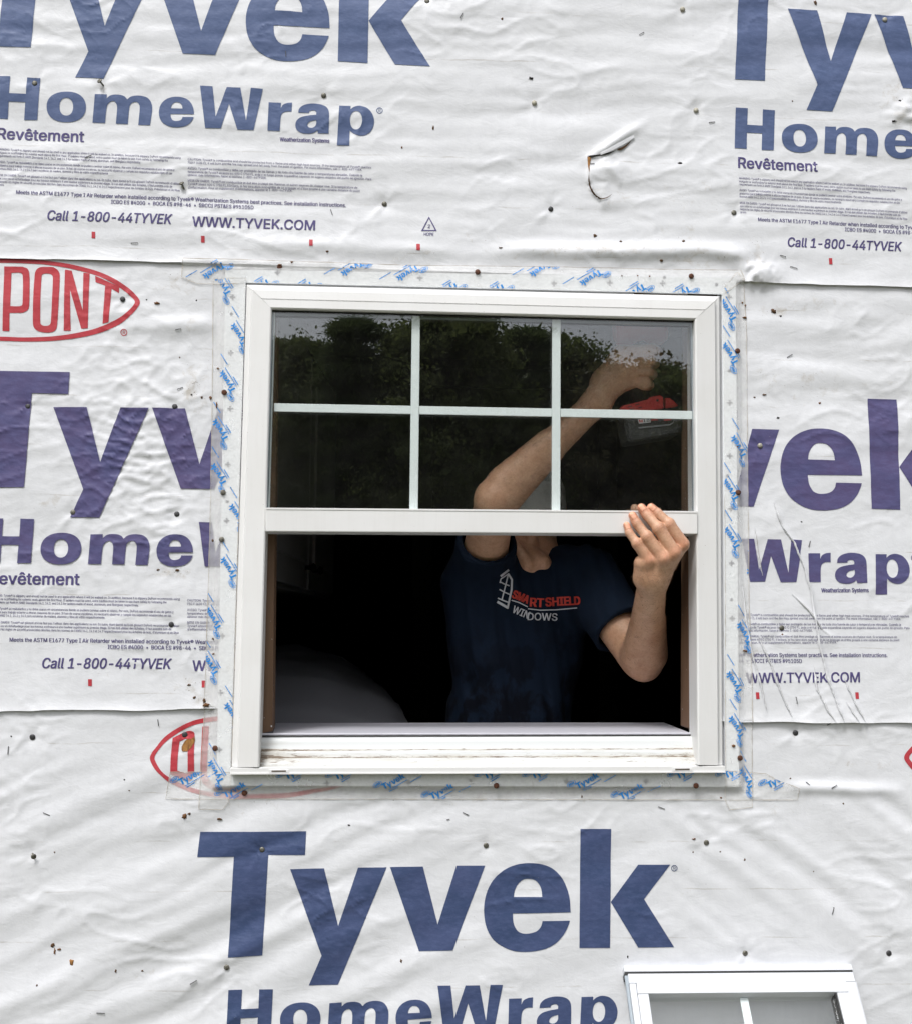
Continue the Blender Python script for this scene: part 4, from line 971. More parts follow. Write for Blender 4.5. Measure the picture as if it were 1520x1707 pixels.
def motif(cx, cy, ang):
    """oval + word + two rule-like lines of text, as outlines in photo pixels"""
    a = math.radians(ang); ca, sa = math.cos(a), math.sin(a)
    R_ = lambda p: np.stack([cx + p[:, 0] * ca + p[:, 1] * sa, cy - p[:, 0] * sa + p[:, 1] * ca], 1)
    out = [(R_(o), [R_(h) for h in hs]) for o, hs in ty_sh]
    out.append((R_(ell(-5, -3, 8.2, 4.6, 20)), [R_(ell(-5, -3, 7.3, 3.7, 20))]))
    for k in range(4): x_ = -9.8 + k * 2.6; out.append((R_(np.array([(x_, -5.1), (x_ + 1.9, -5.1), (x_ + 1.9, -1), (x_, -1)], float)), []))
    out.append((R_(np.array([(6, 14.2), (42, 14.2), (42, 15.4), (6, 15.4)], float)), [])); out.append((R_(np.array([(6, 17.4), (22, 17.4), (22, 18.8), (6, 18.8)], float)), []))
    out.append((R_(np.array([(44, 20.5), (66, 20.5), (66, 21.7), (44, 21.7)], float)), []))
    return out
for key, lab, poly, lift in TAPES:
    V2, Fc = fill([(XZ(poly), [])], .0042)
    y = ytop(V2[:, 0], V2[:, 1]) - lift
    o = npmesh('flashing_tape', np.stack([V2[:, 0], y, V2[:, 1]], 1), Fc, M_film)
    tag(o, lab, 'tape', 'flashing tape round the window')
    pw = XZ(poly)
    ew = dens(pw, .004); nx2 = np.roll(ew, -1, 0); ed_ = nx2 - ew; ed_ /= np.linalg.norm(ed_, axis=1)[:, None]; nn = np.stack([-ed_[:, 1], ed_[:, 0]], 1)
    wv = .00045 * (1 + 1.3 * gn(ew[:, 0] * 60, ew[:, 1] * 60, 71))[:, None]
    E2 = np.concatenate([ew - nn * wv, ew + nn * wv]); m_ = len(ew); ii = np.arange(m_); jj = (ii + 1) % m_
    EF = np.stack([ii, jj, jj + m_, ii + m_], 1); EF = EF[np.linalg.norm(ew - nx2, axis=1) < .006]
    uu, v4 = UV(E2[:, 0], E2[:, 1]); bad = (uu > 401) & (uu < 1204) & (v4 > 470) & (v4 < 1288); EF = EF[~bad[EF].any(1)]
    npmesh('tape_edge', np.stack([E2[:, 0], ytop(E2[:, 0], E2[:, 1]) - lift - .0006, E2[:, 1]], 1), EF, M_edge, o)
    for cx, cy in MOT[key][0]:
        V2, Fc = fill([(XZ(oo), [XZ(h) for h in hs]) for oo, hs in motif(cx, cy, MOT[key][1])], .0022)
        c = V2[Fc].mean(1); u, v = UV(c[:, 0], c[:, 1])
        Fc = Fc[inside(c, pw) & ~((u > 411) & (u < 1201) & (v > 492) & (v < 1285))]
        if not len(Fc): continue
        used = np.unique(Fc); re = np.full(len(V2), -1); re[used] = np.arange(len(used)); V2 = V2[used]; Fc = re[Fc]
        npmesh('tape_print', np.stack([V2[:, 0], ytop(V2[:, 0], V2[:, 1]) - lift - .0005, V2[:, 1]], 1), Fc, M_tapeblue, o)
    for nx_, ny_ in {'bottom': [(408, 1322), (826, 1309), (1157, 1309)], 'left': [(375, 656), (360, 1247)], 'right': [(1226, 587), (1227, 822), (1230, 1263)], 'top': [(795, 456), (1149, 463), (467, 447)]}[key]:
        p = P(nx_, ny_); put_nail(nx_, ny_, 'middle', 'r', o, y=float(ytop(np.array([p[0]]), np.array([p[2]]))[0]) - lift)
    if key == 'left':
        for nx_, ny_ in ((373, 822), (371, 900)):
            p = P(nx_, ny_); put_nail(nx_, ny_, 'middle', 'g', o, y=float(ytop(np.array([p[0]]), np.array([p[2]]))[0]) - lift)
    for bx, by, r0, r1, m_, kk in [(345, 1175, 6, 4, M_bug, 'left'), (342, 1168, 3, 5, M_debris, 'left'), (355, 902, 2, 3, M_debris, 'left'), (364, 615, 3, 2, M_bug, 'left'), (352, 664, 2.6, 4, M_bug, 'left'), (362, 676, 2, 6, M_bug, 'left'), (357, 1090, 3, 1.6, M_bug, 'left'), (356, 1065, 2, 2, M_debris, 'left'), (1240, 1085, 5, 2.4, M_bug, 'right'), (1226, 746, 2, 2, M_bug, 'right'), (1236, 505, 2.4, 2, M_bug, 'right'), (1241, 510, 2, 3, M_bug, 'right'), (1240, 530, 5, 2.4, M_bug, 'right'), (1219, 1243, 4, 3, M_bug, 'right'), (1201, 1330, 2, 2, M_bug, 'bottom'), (969, 1328, 1.5, 3, M_debris, 'bottom'), (467, 444, 4, 2, M_bug, 'top'), (487, 439, 3, 2, M_bug, 'top'), (1034, 462, 1.6, 1.6, M_debris, 'top'), (1080, 463, 2, 2, M_bug, 'top'), (1060, 462, 1.6, 1.6, M_bug, 'top')]:
        if kk != key: continue
        p = P(bx, by); hm = float(H('middle', np.array([p[0]]), np.array([p[2]]))[0])
        blob('debris', bx, by, (r0 * .001, r1 * .001), 'middle', m_, int(bx), o, lift=hm - float(ytop(np.array([p[0]]), np.array([p[2]]))[0]) + lift)
# ------------------------------------------------------------------ the house wall behind the wrap, and the room behind the window
M_osb = mat('board sheathing', (.34, .22, .11), .8)
q = N(M_osb); q.l(q.mix(q.mapr(q.noise(q.mapping(q.obj(), (30, 30, 60)), 1, 6, .7), .35, .7), (.36, .24, .12), (.22, .13, .06)), q.b.inputs['Base Color'])
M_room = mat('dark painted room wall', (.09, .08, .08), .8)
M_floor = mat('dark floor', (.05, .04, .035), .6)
M_cab = mat('white cabinet paint', (.80, .79, .78), .45)
M_sheet = mat('grey dust cover', (.20, .20, .22), .7)
hw = P(800, 1300, .02); hw[2] = ZG
wall = empty('house_wall', (0, .08, ZG), 'board sheathed house wall under the white house wrap', 'wall')
xl, xr = P(405, 850, 0)[0] , P(1203, 850, 0)[0]; zt, zb_ = P(800, 470, 0)[2], P(800, 1290, 0)[2]
for lo, hi in (((-2.7, .022, ZG), (xl, .12, 1.8)), ((xr, .022, ZG), (2.7, .12, 1.8)), ((xl, .022, zt), (xr, .12, 1.8)), ((xl, .022, ZG), (xr, .12, zb_))):
    box('sheathing_board', lo, hi, M_osb, wall)
ZFL = -1.15
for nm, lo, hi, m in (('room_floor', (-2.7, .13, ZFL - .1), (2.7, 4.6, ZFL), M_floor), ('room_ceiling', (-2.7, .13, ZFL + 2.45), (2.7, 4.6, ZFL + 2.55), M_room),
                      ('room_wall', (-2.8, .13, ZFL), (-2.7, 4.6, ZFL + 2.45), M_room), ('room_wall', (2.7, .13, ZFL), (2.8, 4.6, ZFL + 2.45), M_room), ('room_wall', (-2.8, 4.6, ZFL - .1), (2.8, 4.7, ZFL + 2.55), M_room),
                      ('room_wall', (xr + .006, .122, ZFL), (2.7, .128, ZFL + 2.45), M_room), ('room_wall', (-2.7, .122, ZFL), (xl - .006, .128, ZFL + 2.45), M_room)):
    tag(box(nm, lo, hi, m), kind='structure')
# kitchen cabinet at the left, its doors facing the room
ca = P(462, 973, 1.25); cb = P(548, 949, 2.3)
cabx = -1.02; zc = -.33
cab = empty('wall_cabinet', (cabx - .3, 1.7, zc), 'white panelled wall cabinet with dark knobs in the dim room, left behind the open sash', 'cabinet')
ya = .95
def at_px(px, py, z):
    """distance along the view ray where it meets height z"""
    d = RM @ np.array([(px - 760) / F, -(py - 853.5) / F, -1.0]); t = (z - CAM[2]) / d[2]; return CAM + d * t
Pa = P(456, 978, 1.1); zc = Pa[2]
d_ = RM @ np.array([(548 - 760) / F, -(949 - 853.5) / F, -1.0]); t_ = (zc - CAM[2]) / d_[2]; Pb = CAM + d_ * t_
Pb = Pb if 1.2 < Pb[1] < 4.4 else P(548, 949, 2.3)
dirc = Vector((Pb[0] - Pa[0], Pb[1] - Pa[1], 0)); Lc = dirc.length; dirc.normalize(); nrm = Vector((dirc.y, -dirc.x, 0))
def cabbox(name, s0, s1, z0, z1, d0, d1, m, parent, bev=.003):
    A = Vector((Pa[0], Pa[1], 0)); pt = lambda s, d, z: tuple(A + dirc * s + nrm * d + Vector((0, 0, z)))
    return hexa(name, [pt(s0, d1, z1), pt(s1, d1, z1), pt(s1, d1, z0), pt(s0, d1, z0), pt(s0, d0, z1), pt(s1, d0, z1), pt(s1, d0, z0), pt(s0, d0, z0)], m, parent, bev)
cabbox('cabinet_body', -.4, Lc, zc, zc + .75, -.32, 0, M_cab, cab)
for s0, s1 in ((-.38, Lc * .42), (Lc * .45, Lc - .02)):
    d = cabbox('cabinet_door', s0, s1, zc + .012, zc + .74, .001, .02, M_cab, cab)
    cabbox('door_panel', s0 + .07, s1 - .07, zc + .09, zc + .66, .02, .03, M_cab, d, .006)
for s in (Lc * .38, Lc * .52):
    A = Vector((Pa[0], Pa[1], zc + .075)) + dirc * s
    v, f = tube([A + nrm * .02, A + nrm * .035, A + nrm * .045, A + nrm * .052], [.006, .007, .015, .009], 10)
    mesh('cabinet_knob', v, f, M_gasket, cab, True)
# covered furniture lower left
tb = empty('covered_table', P(570, 1200, 1.2), 'tall rounded furniture under a pale grey dust cover in the dark room behind the sill', 'table')
bm = bmesh.new(); vv = []; ny_, nx_ = 36, 46
for j in range(ny_ + 1):
    t = j / ny_; y = .50 + 1.15 * t
    xr_ = P(704 - 92 * t ** .8, 1118, y)[0]; xl_ = -1.15; zt_ = -.318 + .085 * t ** .7 - .06 * max(0, .12 - t) / .12
    for i in range(nx_ + 1):
        s = i / nx_
        if s < .62: x = xl_ + (xr_ - xl_) * s / .62; z = zt_ - .10 * max(0, (s / .62 - .72) / .28) ** 2 + .020 * float(gn(np.array(x * 9), np.array(y * 6))) + .010 * float(gn(np.array(x * 22), np.array(y * 9)))
        else: k = (s - .62) / .38; x = xr_ + .02 * math.sin(k * 3) + .014 * math.sin(y * 15 + k); z = zt_ - .10 - k * .78
        if j == 0: z -= .0
        vv.append(bm.verts.new((x, y, z)))
for i in range(nx_ + 1): v0 = vv[i].co; vv.append(bm.verts.new((v0.x, .485 + .012 * math.sin(v0.x * 18), min(v0.z, -.34) - .74)))
bm.verts.index_update()
for j in range(ny_):
    for i in range(nx_): a = j * (nx_ + 1) + i; bm.faces.new((vv[a], vv[a + 1], vv[a + nx_ + 2], vv[a + nx_ + 1]))
o_ = (ny_ + 1) * (nx_ + 1)
for i in range(nx_): bm.faces.new((vv[o_ + i], vv[o_ + i + 1], vv[i + 1], vv[i]))
me = bpy.data.meshes.new('dust_cover'); bm.to_mesh(me); bm.free(); link('dust_cover', me, M_sheet, tb, True)
for x, y in ((-1.05, .7), (-.5, .7), (-1.05, 1.5), (-.5, 1.5)): box('table_leg', (x - .03, y - .03, ZFL), (x + .03, y + .03, -.42), M_floor, tb)
# door casing at the back
pc = P(702, 975, 3.6)
dcs = empty('door_casing', (pc[0], 3.6, ZFL), 'pale painted door casing at the back of the dark room, left of the person', 'door casing')
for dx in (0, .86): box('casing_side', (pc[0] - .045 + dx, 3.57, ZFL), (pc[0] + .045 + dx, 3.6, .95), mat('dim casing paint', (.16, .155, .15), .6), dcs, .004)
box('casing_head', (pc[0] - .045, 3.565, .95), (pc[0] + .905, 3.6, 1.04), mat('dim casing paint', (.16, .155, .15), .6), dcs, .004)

# ------------------------------------------------------------------ signed-distance modelling for the person
class Sdf:
    def __init__(s, lo, hi, h):
        s.h = h; s.lo = np.array(lo, float); n = np.ceil((np.array(hi) - s.lo) / h).astype(int) + 1
        s.ax = [s.lo[i] + h * np.arange(n[i]) for i in range(3)]
        s.G = np.full(n, .08, np.float32)
    def sl(s, lo, hi, m):
        r = []
        for i in range(3):
            a = int(np.clip(np.floor((lo[i] - m - s.lo[i]) / s.h), 0, len(s.ax[i]))); b = int(np.clip(np.ceil((hi[i] + m - s.lo[i]) / s.h) + 1, 0, len(s.ax[i])))
            r.append(slice(a, b))
        if any(q_.stop - q_.start < 1 for q_ in r): return None, None
        X = np.stack(np.meshgrid(*[s.ax[i][r[i]] for i in range(3)], indexing='ij'), -1).astype(np.float32)
        return tuple(r), X
    def apply(s, r, d, k, op):
        g = s.G[r]
        if op == 'add':
            hh = np.maximum(k - np.abs(g - d), 0) / k; s.G[r] = np.minimum(g, d) - hh * hh * k * .25
        else:
            hh = np.maximum(k - np.abs(g + d), 0) / k; s.G[r] = np.maximum(g, -d) + hh * hh * k * .25
    def cone(s, a, b, ra, rb, k=.012, flat=None, op='add', disp=None):
        """tapered capsule; flat=(axis, factor): squeezed along that axis"""
        a = np.array(a, float); b = np.array(b, float); R_ = max(ra, rb) * 1.3
        r, X = s.sl(np.minimum(a, b) - R_, np.maximum(a, b) + R_, k + 2 * s.h)
        if r is None: return
        p = X - a.astype(np.float32); v = b - a
        if flat is not None:
            n = np.array(flat[0], float); n /= np.linalg.norm(n); e = flat[1] - 1
            p = p + ((p @ n) * e)[..., None] * n; v = v + (v @ n) * e * n
        t = np.clip((p @ v) / max(v @ v, 1e-12), 0, 1)
        d = np.linalg.norm(p - t[..., None] * v.astype(np.float32), axis=-1) - (ra + (rb - ra) * t)
        if flat is not None and flat[1] > 1: d = d / (1 + .5 * (flat[1] - 1))
        if disp is not None: d = d + disp(X)
        s.apply(r, d.astype(np.float32), k, op)
    def ell(s, c, rad, k=.012, rot=None, op='add'):
        c = np.array(c, float); rad = np.array(rad, float); R_ = rad.max()
        r, X = s.sl(c - R_, c + R_, k + 2 * s.h)
        if r is None: return
        p = X - c.astype(np.float32)
        if rot is not None: p = p @ np.array(rot, float)
        l = np.linalg.norm(p / rad, axis=-1); l2 = np.linalg.norm(p / rad ** 2, axis=-1)
        d = l * (l - 1) / np.maximum(l2, 1e-6)
        s.apply(r, d.astype(np.float32), k, op)
    def plane(s, c, n, lo, hi, k=.004):
        """cut away everything on the +n side inside a box"""
        r, X = s.sl(np.array(lo), np.array(hi), 0)
        if r is None: return
        d = -((X - np.array(c, np.float32)) @ np.array(n, np.float32)); s.apply(r, d, k, 'sub')
    def net(s):
        G, h = s.G, s.h; nx, ny, nz = G.shape; ins = G < 0
        c8 = [ins[i:nx - 1 + i, j:ny - 1 + j, k:nz - 1 + k] for i in (0, 1) for j in (0, 1) for k in (0, 1)]
        cnt = sum(c.astype(np.uint8) for c in c8); act = np.argwhere((cnt > 0) & (cnt < 8))
        ids = np.full((nx - 1, ny - 1, nz - 1), -1, np.int64); ids[tuple(act.T)] = np.arange(len(act))
        pos = np.zeros((len(act), 3)); w = np.zeros(len(act))
        off = [(i, j, k) for i in (0, 1) for j in (0, 1) for k in (0, 1)]
        gv = [G[act[:, 0] + i, act[:, 1] + j, act[:, 2] + k] for i, j, k in off]
        for a in range(8):
            for b in range(a + 1, 8):
                if sum(abs(off[a][q_] - off[b][q_]) for q_ in range(3)) != 1: continue
                m = (gv[a] < 0) != (gv[b] < 0); t = gv[a] / np.where(m, gv[a] - gv[b], 1)
                pos += np.where(m[:, None], np.array(off[a]) + t[:, None] * (np.array(off[b]) - np.array(off[a])), 0); w += m
        V = s.lo + (act + pos / w[:, None]) * h
        Q = []
        for ax in range(3):
            o1, o2 = [(1, 2), (2, 0), (0, 1)][ax]
            sa = [slice(None)] * 3; sb = [slice(None)] * 3; sa[ax] = slice(0, -1); sb[ax] = slice(1, None)
            A = ins[tuple(sa)]; B = ins[tuple(sb)]
            e = np.argwhere(A != B); e = e[(e[:, o1] > 0) & (e[:, o2] > 0)]
            lim = np.array([nx, ny, nz]) - 1; e = e[(e[:, o1] < lim[o1]) & (e[:, o2] < lim[o2])]
            u = np.zeros(3, int); u[o1] = 1; w_ = np.zeros(3, int); w_[o2] = 1
            q_ = np.stack([ids[tuple(x.T)] for x in (e - u - w_, e - w_, e, e - u)], 1)
            fl = ~A[tuple(e.T)]; q_[fl] = q_[fl][:, ::-1]; Q.append(q_)
        Q = np.concatenate(Q); Q = Q[(Q >= 0).all(1)]
        return V, Q

# joints, measured on the photograph at their distances behind / before the wall plane
def J(px, py, y): return P(px, py, y)
ShR, ElR, WrR = J(803, 948, .40), J(826, 832, .165), J(996, 668, .125)
ShL, ElL, WrL = J(978, 965, .40), J(1071, 1103, .235), J(1087, 968, -.012)
HeadC = J(880, 853, .45); NeckB = J(877, 926, .43)
PB = {}   # left hand
cr = lambda x, y, d: J(980 + x / 7.585, 820 + y / 7.585, d)
FG = [  # tip, DIP, PIP, MCP with radii, outside hand on the rail
    ([cr(486, 422, -.0425), cr(520, 520, -.045), cr(618, 655, -.051), cr(768, 860, -.050)], [0.0070, 0.0079, 0.0094, 0.0111]),
    ([cr(560, 300, -.0430), cr(618, 400, -.047), cr(745, 570, -.056), cr(945, 835, -.058)], [0.0082, 0.0090, 0.0106, 0.0122]),
    ([cr(672, 200, -.0430), cr(745, 300, -.047), cr(893, 465, -.058), cr(1085, 765, -.060)], [0.0086, 0.0095, 0.0112, 0.0127]),
    ([cr(795, 195, -.0430), cr(875, 265, -.045), cr(1022, 410, -.050), cr(1195, 665, -.048)], [0.0081, 0.0090, 0.0108, 0.0124])]
TH = ([cr(590, 205, .052), cr(740, 330, .062), cr(960, 700, .045), cr(1010, 900, .005)], [.0085, .0100, .0120, .0135])
cf = lambda x, y, d: J(960 + x / 6.32, 520 + y / 6.32, d)
FR = [  # MCP, PIP, DIP, tip of the fist round the drill handle
    ([cf(470, 430, .098), cf(800, 412, .088), cf(842, 430, .122), cf(760, 440, .150)], [0.0160, 0.0143, 0.0125, 0.0109]),
    ([cf(560, 530, .092), cf(765, 522, .084), cf(812, 540, .118), cf(720, 545, .148)], [0.0154, 0.0143, 0.0125, 0.0109]),
    ([cf(595, 625, .094), cf(745, 640, .086), cf(790, 655, .118), cf(700, 655, .146)], [0.0147, 0.0136, 0.0118, 0.0102]),
    ([cf(610, 715, .100), cf(722, 755, .092), cf(760, 770, .118), cf(680, 760, .140)], [0.0134, 0.0122, 0.0106, 0.0092])]
TR_ = ([cf(330, 640, .140), cf(480, 520, .172), cf(640, 500, .178), cf(740, 480, .172)], [.0135, .0120, .0105, .0090])
def arms(s):
    yx = (0, 1, 0)
    # left arm: shoulder, elbow, forearm, wrist
    mid = lambda a, b, t: a + (b - a) * t
    s.cone(ShL, ElL, .054, .037, .02)
    s.cone(mid(ShL, ElL, .2), mid(ShL, ElL, .8) + [0, -.012, -.012], .040, .034, .02)
    s.cone(ElL + [0, .010, -.004], ElL + [.004, .002, -.014], .030, .022, .014)
    s.cone(ElL + [0, 0, .008], WrL, .040, .0265, .022)
    s.cone(mid(ElL, WrL, .10) + [.010, -.006, 0], mid(ElL, WrL, .52) + [.005, -.004, 0], .038, .028, .012)
    s.cone(mid(ElL, WrL, .06) + [-.014, -.010, .006], mid(ElL, WrL, .45) + [-.008, -.006, 0], .034, .026, .010)
    s.cone(WrL, cr(800, 1120, -.018), .0255, .0255, .018, ((0, 1, .25), 1.35))
    # back of the hand
    W0 = cr(815, 1090, -.024)
    for (pts, rad), wx, rr in zip(FG, (-30, -8, 14, 30), (.0125, .0135, .0135, .0125)):
        s.cone(W0 + [wx * .00045, .003, 0], pts[3] + [0, .006, 0], .0150, rr, .013)
        s.ell(pts[3] + [0, -.0005, 0], (.0102, .0085, .0108), .009)
    for (pts, rad), wx in zip(FG, (-30, -8, 14, 30)):     # tendons
        s.cone(W0 + [wx * .00030, -.0125, 0], pts[3] + [0, -.0065, 0], .0030, .0040, .006)
    s.cone(cr(720, 1060, -.040), cr(1010, 930, -.055), .0022, .0018, .004); s.cone(cr(860, 1150, -.036), cr(905, 930, -.052), .0022, .0018, .004)
    s.cone(cr(680, 900, -.038), cr(700, 1080, -.022), .015, .017, .014)
    for pts, rad in FG:
        for i in range(3):
            s.cone(pts[i], pts[i + 1], rad[i] * .96, rad[i + 1] * .94, .003)
        s.ell(pts[2] + [0, -.0018, 0], (rad[2] * .98, rad[2] * .92, rad[2] * 1.12), .004)
        s.cone(pts[3], pts[2], .0112, rad[2] * .95, .004)
    pts, rad = TH
    for i in range(3): s.cone(pts[i], pts[i + 1], rad[i], rad[i + 1], .008)
    s.cone(pts[3], W0, .015, .02, .016)
    # right arm
    s.cone(ShR, ElR, .052, .040, .02)
    s.cone(ElR + [-.006, -.006, -.020], ElR + [-.002, -.004, -.014], .026, .024, .012)
    s.cone(ElR, WrR, .037, .0265, .022)
    s.cone(mid(ElR, WrR, .12) + [-.008, -.004, .012], mid(ElR, WrR, .52) + [-.006, -.006, .008], .033, .026, .012)
    s.cone(mid(ElR, WrR, .08) + [.012, 0, -.012], mid(ElR, WrR, .5) + [.006, -.003, -.006], .029, .024, .010)
    W1 = WrR
    s.cone(W1, cf(320, 740, .118), .0275, .026, .02, ((.3, 1, 0), 1.15))
    for (pts, rad), k in zip(FR, (0, 1, 2, 3)):
        s.cone(W1 + (cf(330, 700, .12) - W1) * .7 + [k * .003 - .004, 0, -.006 * k + .008], pts[0] + [-.004, .006, 0], .019, .0145, .016)
        s.ell(pts[0], (.0125, .0105, .0125), .010)
        for i in range(3): s.cone(pts[i], pts[i + 1], rad[i], rad[i + 1], .0035)
        s.ell(pts[1], (.0140, .0130, rad[1]), .004)
    for (pa_, _r1), (pb_, _r2) in zip(FR[:-1], FR[1:]):    # the clefts between the curled fingers
        m0, m1, m2 = [(pa_[i] + pb_[i]) / 2 for i in (0, 1, 2)]
        s.cone(m0 + (m1 - m0) * .45 + [0, -.0125, 0], m1 + [.004, -.012, 0], .0022, .0032, .003, op='sub'); s.cone(m1 + [.008, -.010, 0], m2 + [.010, 0, 0], .0032, .003, .003, op='sub')
    s.cone(cf(420, 560, .118), cf(560, 700, .115), .018, .015, .016)
    pts, rad = TR_
    for i in range(3): s.cone(pts[i], pts[i + 1], rad[i], rad[i + 1], .009)
    s.cone(cf(300, 720, .125), pts[0], .022, .016, .016)
RH = np.array(Matrix.Rotation(math.radians(42), 3, 'X'))
def hd(x, y, z): return HeadC + RH @ np.array([x, y, z], float)
def trunk(s):
    s.cone(NeckB + [0, .02, -.03], HeadC + [.0, .03, -.03], .062, .054, .03)
    s.cone(NeckB + [-.035, -.025, .03], J(905, 935, .352), .014, .012, .018); s.cone(J(838, 880, .36), J(880, 938, .345), .012, .010, .018)
    s.cone(ShR + [.02, .02, -.01], ShL + [-.02, .02, -.01], .05, .05, .05, ((0, 1, 0), 1.0))
    s.cone(J(868, 1010, .46), J(842, 1230, .47), .125, .11, .06, ((0, 1, 0), 1.35))
    s.cone(J(842, 1230, .47), J(842, 1330, .47), .11, .125, .06, ((0, 1, 0), 1.25))
    # head bowed towards the work: skull, jaw, nose, brow, mouth, ears, eye sockets
    s.ell(hd(0, .02, .012), (.074, .094, .084), .02, RH)
    s.ell(hd(.002, -.028, -.045), (.054, .064, .056), .03, RH)
    s.cone(hd(0, -.098, -.012), hd(0, -.080, .024), .012, .008, .012)
    s.cone(hd(-.034, -.070, .026), hd(.034, -.070, .026), .012, .012, .012)
    s.cone(hd(-.018, -.090, -.050), hd(.018, -.090, -.050), .007, .007, .008)
    s.ell(hd(0, -.078, -.084), (.02, .016, .014), .012, RH)
    for sx_ in (-1, 1): s.ell(hd(sx_ * .078, .015, -.005), (.010, .020, .030), .008, RH)
    for sx_ in (-1, 1): s.ell(hd(sx_ * .032, -.083, .008), (.014, .010, .009), .006, RH, 'sub')
M_skin = mat('skin', (.42, .25, .165), .48, Subsurface_Weight=.12, Subsurface_Radius=(.01, .004, .002), Subsurface_Scale=.4)
q = N(M_skin); vec = q.obj()
tnt = q.n('Attribute', attribute_name='tint').outputs['Color']
nz = q.noise(vec, 60, 5, .6)
c = q.mix(q.mapr(q.math('ADD', q.math('MULTIPLY', nz, .5), q.math('MULTIPLY', q.noise(vec, 17, 4, .6, .5), .5)), .36, .62, 0, .9), (.67, .415, .275), (.51, .28, .17))
c = q.mix(q.mapr(q.noise(vec, 420, 2, .5), .66, .72, 0, .35), c, (.25, .12, .07))
mm_ = q.n('Mix'); mm_.data_type = 'RGBA'; mm_.blend_type = 'MULTIPLY'; mm_.inputs[0].default_value = 1.0
c = q.mix(q.mapr(q.noise(vec, 240, 3, .6), .45, .75, 0, .35), c, (.36, .17, .10))
q.l(c, mm_.inputs[6]); q.l(tnt, mm_.inputs[7])
q.l(mm_.outputs[2], q.b.inputs['Base Color'])
q.l(q.bump(q.noise(q.mapping(vec, (700, 700, 700)), 1, 3, .6), .25, .0006, q.bump(q.noise(vec, 90, 4), .2, .002)), q.b.inputs['Normal'])
person = empty('person', (HeadC[0], .45, ZFL), 'person in navy printed t-shirt behind the sash, one hand on the rail, raising a drill', 'person')
VV, QQ = [], []
def grid_net(lo, hi, h, keep, fns):
    s = Sdf(lo, hi, h)
    for f_ in fns: f_(s)
    V, Q = s.net(); c = V[Q].mean(1); Q = Q[keep(c)]
    used = np.unique(Q); re = np.full(len(V), -1); re[used] = np.arange(len(used))
    QQ.append(re[Q] + sum(len(x) for x in VV)); VV.append(V[used])
hlL, hhL = cr(300, 60, -.085), cr(1350, 1190, .085); loL = np.minimum(hlL, hhL); hiL = np.maximum(hlL, hhL)
hlR, hhR = cf(150, 260, .06), cf(920, 900, .20); loR = np.minimum(hlR, hhR); hiR = np.maximum(hlR, hhR)
def inbox(c, lo, hi): return ((c >= lo) & (c < hi)).all(1)
grid_net(loL, hiL, .0016, lambda c: np.ones(len(c), bool), [arms])
grid_net(loR, hiR, .0018, lambda c: np.ones(len(c), bool), [arms])
blo = np.array([min(ShR[0], J(735, 1200, .47)[0]) - .06, -.10, ZFL + .72]); bhi = np.array([WrL[0] + .09, .62, HeadC[2] + .16])
bhi[2] = max(bhi[2], hiR[2] + .01)
grid_net(blo, bhi, .0042, lambda c: ~inbox(c, loL + .0022, hiL - .0022) & ~inbox(c, loR + .0022, hiR - .0022), [arms, trunk])
V = np.concatenate(VV); Q = np.concatenate(QQ)
body = npmesh('body', V, Q, M_skin, person)
tint = np.ones((len(V), 4), np.float32)
def dab(c, r, col, amt):
    w = (np.exp(-((V - c) ** 2).sum(1) / r ** 2) * amt)[:, None]; tint[:, :3] = tint[:, :3] * (1 - w) + np.array(col) * w
for pts, rad in FG:
    dab(pts[3] + [0, -.008, 0], .012, (1.18, .84, .78), .55); dab(pts[2] + [0, -.008, 0], .008, (1.1, .86, .80), .5)
    tp = pts[0] + (pts[1] - pts[0]) * .12
    dab(pts[0], .016, (1.15, .82, .80), .55)
    ax = (pts[0] - pts[1]) / np.linalg.norm(pts[0] - pts[1]); dv = V - (pts[0] + ax * .0005)
    a_ = dv @ ax; lat = dv - a_[:, None] * ax; out = lat[:, 1]; side = np.sqrt(np.maximum((lat ** 2).sum(1) - out ** 2, 0))
    nl = (np.abs(a_ + .001) < .0068) & (side < .0048) & (out < -rad[0] * .35)
    tint[nl, :3] = (1.42, 1.28, 1.30)
    edge_ = (np.abs(a_ + .001) < .0085) & (side < .0062) & (out < -rad[0] * .2) & ~nl; tint[edge_, :3] *= (.80, .66, .62)
    ax2 = (pts[1] - pts[3]) / np.linalg.norm(pts[1] - pts[3])
    for jt, amp in ((pts[2], 1.0), (pts[1], .55)):       # creases over the joints
        dv = V - jt; a_ = dv @ ax2; lat = np.linalg.norm(dv - a_[:, None] * ax2, axis=1)
        m_ = (lat < .015) & (np.abs(a_) < .0085) & (dv[:, 1] < -.001)
        k_ = np.maximum(0, np.cos((a_ + .0012 * np.sin(lat * 900)) / .0042 * 2 * np.pi)) ** 3 * np.exp(-(a_ / .006) ** 2)
        w = np.where(m_, k_ * amp * .42, 0)[:, None]; tint[:, :3] *= 1 - w * np.array([.55, .75, .8])
        V[:, 1] += np.where(m_, k_ * amp * .0004, 0)
for pts, rad in FR: dab(pts[0], .014, (1.15, .92, .88), .5); dab(pts[1], .010, (1.1, .88, .84), .4)
dab((ElL + WrL) / 2 + [.02, -.03, -.01], .07, (.88, .84, .80), .6); dab(ElL, .05, (1.1, .95, .92), .5); dab(ElR, .05, (1.12, .98, .96), .5)
dab(NeckB + [0, -.04, 0], .07, (1.0, .80, .76), .5)
V_ = V.astype(np.float32); body.data.vertices.foreach_set('co', V_.ravel())
ca_ = body.data.attributes.new('tint', 'FLOAT_COLOR', 'POINT'); ca_.data.foreach_set('color', tint.ravel())
rr = np.random.RandomState(9); me_ = body.data
